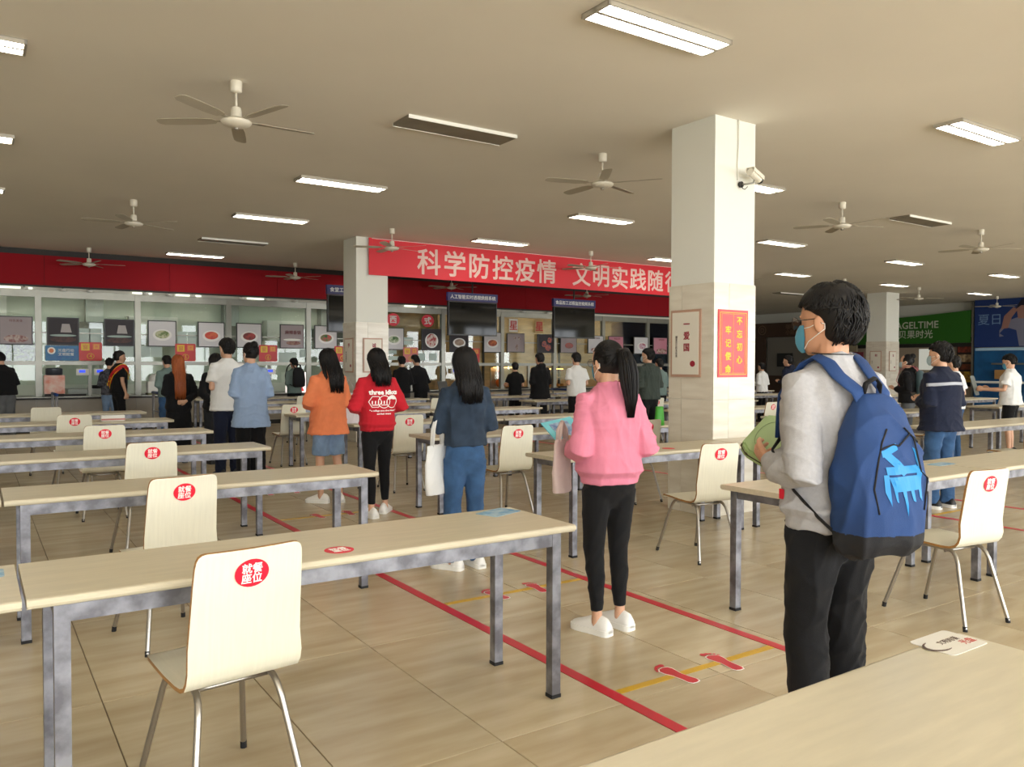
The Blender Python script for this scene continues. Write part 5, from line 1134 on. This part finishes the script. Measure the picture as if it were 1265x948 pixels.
for k, d in enumerate(SP):
    d = dict(d); d.setdefault('vox', .015); d.setdefault('nh', 110); d.setdefault('shoes', S_b); d.setdefault('bottom', C_black); d.setdefault('hair', 'short'); d['seed'] = 30 + k; d['band'] = False
    d.setdefault('hem', .86); PP[k] = person(**d)
navy, ns_, nH, nA, nlv = person('man in navy jacket with grey shoulder stripe and blue jeans', 8.2, 4.36, -12, 1.68, C_navy, hem=.80, L=.05, wf=1.04, bottom=C_jean, leg='straight', shoes=S_b, sole=S_s, hair='short', arms='front', yaw=22, pitch=2, mask=M_maskp, feet=((-.12, 0), (.12, .02)), fyaw=(20, 0), vox=.010, seed=60, nh=450, amp=.008, band=False, hs=(1.05, 1.06, 1.06))
for nm in ('n',):
    from mathutils.bvhtree import BVHTree as _B
    _q = [o for o in kids(navy) if o.name.startswith('sweater')][0].data; _v = _B.FromPolygons([v.co.copy() for v in _q.vertices], [tuple(p.vertices) for p in _q.polygons])
    pts = []
    for k in range(25):
        a = R(-84 + 7 * k); d_ = Vector((math.sin(a), -math.cos(a), 0)); h_ = _v.ray_cast(Vector((0, -.01, (1.27 + .02 * math.cos(a)) * ns_)) + d_ * .6, -d_); pts.append(h_[0] + d_ * .004 if h_[0] is not None else d_ * .2)
    MB().tube(pts, [(.017, .004)] * len(pts), 8, side=(0, 0, 1)).build('reflective_stripe', mat('stripe_grey', (168, 172, 182), .5), navy, smooth=True)
# sash
pts = []
for k in range(24):
    a = 2 * PI * k / 24; pts.append(Vector((.205 * math.cos(a), .152 * math.sin(a) - .005, 1.16 + .235 * math.cos(a))) * ss_)
so = MB().tube(pts, [(.05, .006)] * 24, 8, closed=True, side=(0, 0, 1)).build('sash', mat('sash_red', (196, 26, 34), .5), sash, smooth=True)
MB().tube([p * 1.002 + Vector((0, 0, .045)) for p in pts], [(.006, .009)] * 24, 6, closed=True, side=(0, 0, 1)).tube([p * 1.002 - Vector((0, 0, .045)) for p in pts], [(.006, .009)] * 24, 6, closed=True, side=(0, 0, 1)).build('yellow_border', M_gold, so, smooth=True)
for k, c in enumerate('志愿者'):
    txt(c, .07, M_gold, so, (-.02 - .055 * k, -.168, 1.19 - .075 * k), '-Y', bold=.002); txt(c, .07, M_gold, so, (-.02 + .055 * k, .165, 1.16 + .07 * k - .07), (R(90), 0, R(180)), bold=.002)
# print on the red sweatshirt: lettering laid on the cloth of the back
def lay_on(objs_mesh, target, off=.003, axis=(0, 1, 0), origin_y=-.5):
    from mathutils.bvhtree import BVHTree
    tm = target.data; bv = BVHTree.FromPolygons([v.co.copy() for v in tm.vertices], [tuple(p.vertices) for p in tm.polygons])
    for me in objs_mesh:
        for v in me.vertices:
            h = bv.ray_cast(Vector((v.co.x, origin_y, v.co.z)), Vector(axis))
            if h[0] is not None: v.co.y = h[0].y - off - (.001 if v.co.y < 0 else 0)
        me.update()
def print_flat(me, x, z, sc=1.0):
    m2 = me.copy()
    bm = bmesh.new(); bm.from_mesh(m2); bm.transform(Matrix.Translation((x, 0, z)) @ Matrix.Rotation(R(90), 4, 'X') @ Matrix.Diagonal((sc, sc, 1, 1))); bm.normal_update()
    bmesh.ops.delete(bm, geom=[f for f in bm.faces if abs(f.normal.y) < .5 or f.normal.y > 0], context='FACES')
    bmesh.ops.triangulate(bm, faces=bm.faces); bmesh.ops.subdivide_edges(bm, edges=[e for e in bm.edges if e.calc_length() > .01], cuts=1); bmesh.ops.triangulate(bm, faces=bm.faces); bmesh.ops.subdivide_edges(bm, edges=[e for e in bm.edges if e.calc_length() > .01], cuts=1); bmesh.ops.triangulate(bm, faces=bm.faces); bm.to_mesh(m2); bm.free(); return m2
rt_ = [o for o in kids(redg) if o.name.startswith('sweater')][0]; cx_ = .02
pm = [print_flat(txt_mesh('three idiots', .062, M_stkw, .003), cx_, 1.262 * rs_), print_flat(txt_mesh('* a college story about friends *', .021, M_stkw, .001), cx_, 1.075 * rs_), print_flat(txt_mesh('and their dreams', .021, M_stkw, .001), cx_, 1.045 * rs_)]
for k in range(3):
    mb = MB(); c0 = cx_ - .085 + .085 * k; n = 24 if k else 6; r_ = .062
    ring = [[(c0 + r * math.cos(2 * PI * j / n), 0, 1.165 * rs_ + r * math.sin(2 * PI * j / n)) for j in range(n)] for r in (r_ - .007, r_)]
    mb.v = ring[0] + ring[1]; mb.f = [(j, (j + 1) % n, n + (j + 1) % n, n + j) for j in range(n)]; mb.mi = [0] * n
    if k == 2: 
        q = len(mb.v); mb.v += [(c0 + .058 * math.cos(R(20 + 14 * j)), 0, 1.165 * rs_ + .058 * math.sin(R(20 + 14 * j))) for j in range(11)]; mb.f.append(tuple(range(q, q + 11))); mb.mi.append(0)
    for a, b, w, h in ((-.028, -.006, .011, .03), (.0, -.006, .011, .03), (.028, -.006, .011, .03), (0, -.03, .06, .008)):
        if k < 2: q = len(mb.v); mb.v += [(c0 + a - w / 2, 0, 1.165 * rs_ + b - h / 2), (c0 + a + w / 2, 0, 1.165 * rs_ + b - h / 2), (c0 + a + w / 2, 0, 1.165 * rs_ + b + h / 2), (c0 + a - w / 2, 0, 1.165 * rs_ + b + h / 2)]; mb.f.append((q, q + 1, q + 2, q + 3)); mb.mi.append(0)
    pm.append(mb.mesh('print_badge', M_stkw))
lay_on(pm, rt_, .007)
for k, me in enumerate(pm): link('lettering' if k < 3 else 'print_badge', me, rt_)
# orange girl: blue patch on sleeve
# ------------------------------------------------------------ things carried
from mathutils.bvhtree import BVHTree as BVHT
C_pack = mat('pack_blue', (30, 66, 122), .75, var=.25, vs=5, bump=.3, bs=500); C_packb = mat('pack_black', (20, 20, 24), .8, bump=.3, bs=500); M_cyan = mat('cyan_print', (12, 132, 198), .5)
bp = thing('backpack', 'blue backpack with black base and cyan print worn by the young man', 'backpack', tuple(man.location), man.rotation_euler.z)
def packring(z, y, rx, ry, n=32): return sring((0, y, z), rx, ry, n, 2.5)
PK = [(.79, -.205, .10, .06), (.80, -.21, .135, .085), (.84, -.218, .155, .10), (.90, -.22, .162, .108), (.98, -.222, .165, .112), (1.06, -.22, .162, .108), (1.14, -.214, .15, .098), (1.21, -.207, .128, .082), (1.27, -.197, .10, .062), (1.31, -.188, .07, .044), (1.335, -.18, .04, .028)]
mb = MB(); mb.rings([[p * ms for p in packring(*r)] for r in PK])
body_ = bake(mb, 'pack_body', [C_pack, C_packb], .008, 5, folds(77, .012, 3, 12)); pb = link('pack_body', body_, bp)
mi = [1 if p.center.z < (.875 + .25 * p.center.x * 0) * ms or p.center.y > -.14 * ms else 0 for p in body_.polygons]; body_.polygons.foreach_set('material_index', mi)
def surf(pts, off=.004):
    from mathutils.bvhtree import BVHTree
    bv = BVHTree.FromPolygons([v.co.copy() for v in body_.vertices], [tuple(p.vertices) for p in body_.polygons]); out = []
    for p in pts:
        h = bv.find_nearest(Vector(p)); out.append(h[0] + h[1] * off)
    return out
for s_ in (-1, 1):
    zp = [Vector((s_ * a, -.40 * 1, z)) * ms for a, z in ((.035, 1.28), (.075, 1.21), (.108, 1.13), (.125, 1.04), (.13, .95))]
    MB().tube(surf(zp, .002), .0032, 6).build('zip_seam', C_packb, bp, smooth=True)
MB().tube(surf([Vector((a, -.45, z)) * ms for a, z in ((-.10, 1.19), (-.06, 1.215), (-.03, 1.225), (0, 1.23), (.03, 1.225), (.06, 1.215), (.10, 1.19))], .002), .003, 6).build('pocket_seam', C_packb, bp, smooth=True)
# cyan print on the rear-left of the pack
pr = MB(); _pb = BVHT.FromPolygons([v.co.copy() for v in body_.vertices], [tuple(p.vertices) for p in body_.polygons])
def Q(u, z):
    a = R(u); d = Vector((math.sin(a), -math.cos(a), 0)); o_ = Vector((0, -.20, z)) * ms + d * .5; h = _pb.ray_cast(o_, -d); return tuple((h[0] if h[0] is not None else o_) + d * .0025)
def patch(pl):
    q = len(pr.v); n = 10; (a, b, c, d) = pl
    for i in range(n + 1):
        for j in range(n + 1):
            u, v = i / n, j / n; w = [a[k] * (1 - u) * (1 - v) + b[k] * u * (1 - v) + c[k] * u * v + d[k] * (1 - u) * v for k in (0, 1)]; pr.v.append(Q(*w))
    for i in range(n):
        for j in range(n): k = q + i * (n + 1) + j; pr.f.append((k, k + n + 1, k + n + 2, k + 1)); pr.mi.append(0)
for pl in (((-36, 1.150), (-8, 1.175), (-6, 1.155), (-34, 1.130)), ((-35, 1.138), (-22, 1.146), (10, 1.085), (-2, 1.07)), ((-30, 1.10), (26, 1.105), (28, 1.08), (-28, 1.075)), ((-26, 1.068), (30, 1.072), (31, 1.025), (-18, 1.02)),
           ((-33, 1.075), (-26, 1.075), (-22, .975), (-31, 1.02)), ((-20, 1.03), (-14, 1.03), (-11, .985), (-14, .99)), ((-6, 1.03), (1, 1.03), (5, .94), (2, .96)), ((10, 1.03), (17, 1.03), (20, .985), (15, .99)), ((22, 1.1), (31, 1.1), (32, .985), (27, 1.0)), ((28, 1.16), (38, 1.15), (36, 1.07), (30, 1.08))):
    patch(pl)
pr.build('cyan_print', M_cyan, bp)
from mathutils.bvhtree import BVHTree
_sw = [o for o in kids(man) if o.name.startswith('sweater')][0].data
_bv = BVHTree.FromPolygons([v.co.copy() for v in _sw.vertices], [tuple(p.vertices) for p in _sw.polygons])
def onshirt(pts, off=.008):
    out = []
    for p in pts:
        p = Vector(p); d = Vector((p.x * .3, p.y, p.z - 1.2 * ms)) if False else None
        h = _bv.find_nearest(p); n = h[1]; out.append(h[0] + n * off)
    return out
for s_ in (-1, 1):
    pts = [Vector((s_ * a, b, c)) * ms for a, b, c in ((.03, -.2, 1.27), (.055, -.18, 1.34), (.08, -.15, 1.42), (.10, -.09, 1.47), (.11, -.02, 1.48), (.118, .05, 1.46), (.122, .12, 1.40), (.125, .17, 1.32), (.135, .17, 1.24), (.15, .15, 1.16))]
    pp = [pts[0], pts[1]] + onshirt(pts[2:], .009); MB().tube(pp, [(.031, .008)] * len(pp), 10, side=(1, 0, 0)).build('shoulder_strap', C_pack, bp, smooth=True)
    pts = [Vector((s_ * a, b, c)) * ms for a, b, c in ((.15, .15, 1.16), (.18, .06, 1.08), (.185, -.03, .99), (.16, -.12, .91), (.14, -.17, .87))]
    pp = onshirt(pts[:3], .008) + pts[3:]; MB().tube(pp, [(.013, .003)] * len(pp), 8, side=(0, 0, 1)).build('lower_strap', C_packb, bp, smooth=True)
MB().tube([Vector(p) * ms for p in ((-.035, -.18, 1.32), (-.03, -.19, 1.365), (0, -.2, 1.385), (.03, -.19, 1.365), (.035, -.18, 1.32))], [(.013, .004)] * 5, 8, side=(0, 1, 0)).build('top_handle', C_packb, bp, smooth=True)
_tp = onshirt([Vector((-.19, .06, .965)) * ms], .004)[0]
_tb = MB().box(-.003, -.014, -.018, .003, .014, .018); _tb.v = [tuple(Vector(v) + _tp) for v in _tb.v]; _tb.build('red_tab', M_stk, man)
# green case in the man's hands
gc = thing('green_case', 'pale green zip case held in the hands of the backpack man', 'case'); M_gc = mat('case_green', (150, 172, 118), .45)
hexo = [(-.115, -.03), (-.09, -.06), (.09, -.06), (.115, -.03), (.115, .03), (.09, .06), (-.09, .06), (-.115, .03)]
MB().prism(hexo, -.024, .024).build('body', M_gc, gc, bevel=.008); MB().prism([(a * 1.01, b * 1.015) for a, b in hexo], -.003, .003).build('zip', mat('zip_dark', (70, 60, 44), .4, .4), gc)
MB().tube([(.085 * math.cos(a), .043 * math.sin(a), .0245) for a in [2 * PI * k / 24 for k in range(24)]], .0012, 5, closed=True).build('stitching', mat('case_seam', (116, 134, 84), .5), gc)
pz = wpt(man, Vector((-.035, .29, 1.13)) * ms); gc.location = pz; gc.scale = (1.12, 1.25, 1); gc.rotation_euler = (R(34), R(-30), man.rotation_euler.z + R(20))
# white tote
def bag(nm, lb, loc, rz, w, h, m, top_z, hl, th=.03):
    t = thing(nm, lb, 'bag', loc, rz); mb = MB(); rs = []
    for k in range(9):
        u = k / 8; ww = w * (.86 + .14 * math.sin(PI * min(1, u * 1.1))); tt = th * (1.0 - .75 * u) + .004; rs.append(sring((0, 0, h * u), ww / 2, tt, 24, 2.8))
    mb.rings(rs); link('body', bake(mb, 'body', m, .008, 3, folds(int(loc[0] * 10), .005, 2, 24)), t)
    for s_ in (-1, 1): MB().tube([(-w * .22, s_ * .008, h * .96), (-w * .17, s_ * .01, h + hl * .5), (0, 0, h + hl), (w * .17, s_ * .01, h + hl * .5), (w * .22, s_ * .008, h * .96)], [(.011, .0025)] * 5, 6, side=(0, 1, 0)).build('strap', m, t, smooth=True)
    return t
C_tote = cloth('tote', (226, 226, 224), var=.05, bump=.15)
bag('tote_bag', 'white cotton tote bag hanging from the arm of the denim jacket girl', (2.70, 4.96, .54), R(25), .27, .35, C_tote, 1, .22)
bag('paper_bag', 'white carrier bag held by the girl in the orange sweatshirt', (3.42, 8.3, .80), R(-10), .26, .34, mat('carrier', (214, 206, 208), .5), 1, .14)
bag('cloth_bag', 'pale pink cloth bag hanging beside the pink sweatshirt girl', tuple(wpt(pink, Vector((-.2, .17, .74)))), R(20), .17, .3, cloth('palepink', (206, 184, 178)), 1, .1)
# book held by the pink girl
bk = thing('booklet', 'turquoise booklet held by the girl in the pink sweatshirt', 'booklet'); MB().box(-.11, -.08, -.006, .11, .08, .0).build('cover', mat('turq', (96, 190, 204), .4), bk); MB().box(-.07, -.06, -.0005, .06, .055, .0015).build('picture', mat('book_blue', (50, 90, 160), .5, var=.8, vs=20, vrgb=(200, 220, 230)), bk)
bk.location = wpt(pink, Vector((-.13, .36, 1.17)) * ps); bk.rotation_euler = (R(35), R(-8), pink.rotation_euler.z + R(15))
def phone(t, s, p, lb, rz=0):
    o = MB().box(-.037, -.004, -.075, .037, .004, .075).build('phone', M_black, bevel=.003); o.location = wpt(t, Vector(p) * s); o.rotation_euler = (R(-35), 0, t.rotation_euler.z + R(rz)); tag(o, lb, 'phone'); return o
phone(denim, ds, (-.09, .255, 1.37), 'phone held up by the girl in the denim jacket'); phone(blue, bs_, (0, .27, 1.13), 'phone in the hands of the light blue shirt woman'); phone(navy, ns_, (-.02, .28, 1.12), 'black phone held by the navy jacket man')
tp = PP[17][0]; o = MB().prism(rrect(.24, .34, .04), -.004, .004).build('paper_fan', mat('fan_grey', (134, 142, 140), .5)); o.location = wpt(tp, Vector((-.02, .52, 1.12))); o.rotation_euler = (R(75), 0, tp.rotation_euler.z); tag(o, 'grey sheet held out by the boy at the right edge', 'sheet')
# small backpacks in the distance
def smallpack(t, m, lb, strap):
    b = thing('backpack', lb, 'backpack', tuple(t.location), t.rotation_euler.z); mb = MB().rings([sring((0, yy, z), rx, ry, 18, 2.6) for z, yy, rx, ry in ((.94, -.2, .1, .05), (.97, -.21, .14, .08), (1.1, -.215, .145, .085), (1.28, -.20, .13, .07), (1.36, -.18, .09, .045), (1.38, -.17, .05, .02))])
    mb.build('pack_body', m, b, smooth=True)
    for s_ in (-1, 1): MB().tube([(s_ * .07, -.17, 1.36), (s_ * .09, -.1, 1.44), (s_ * .1, .0, 1.45), (s_ * .11, .1, 1.38), (s_ * .13, .15, 1.2), (s_ * .17, .05, 1.05), (s_ * .14, -.15, .98)], [(.02, .006)] * 7, 6, side=(1, 0, 0)).build('shoulder_strap', strap, b, smooth=True)
smallpack(PP[3][0], C_packb, 'black backpack on the boy at the glowing sign box', C_packb)
smallpack(PP[15][0], mat('pack_slate', (62, 84, 90), .6), 'slate backpack with pink straps on the girl in black', mat('strap_pink', (170, 90, 96), .6))
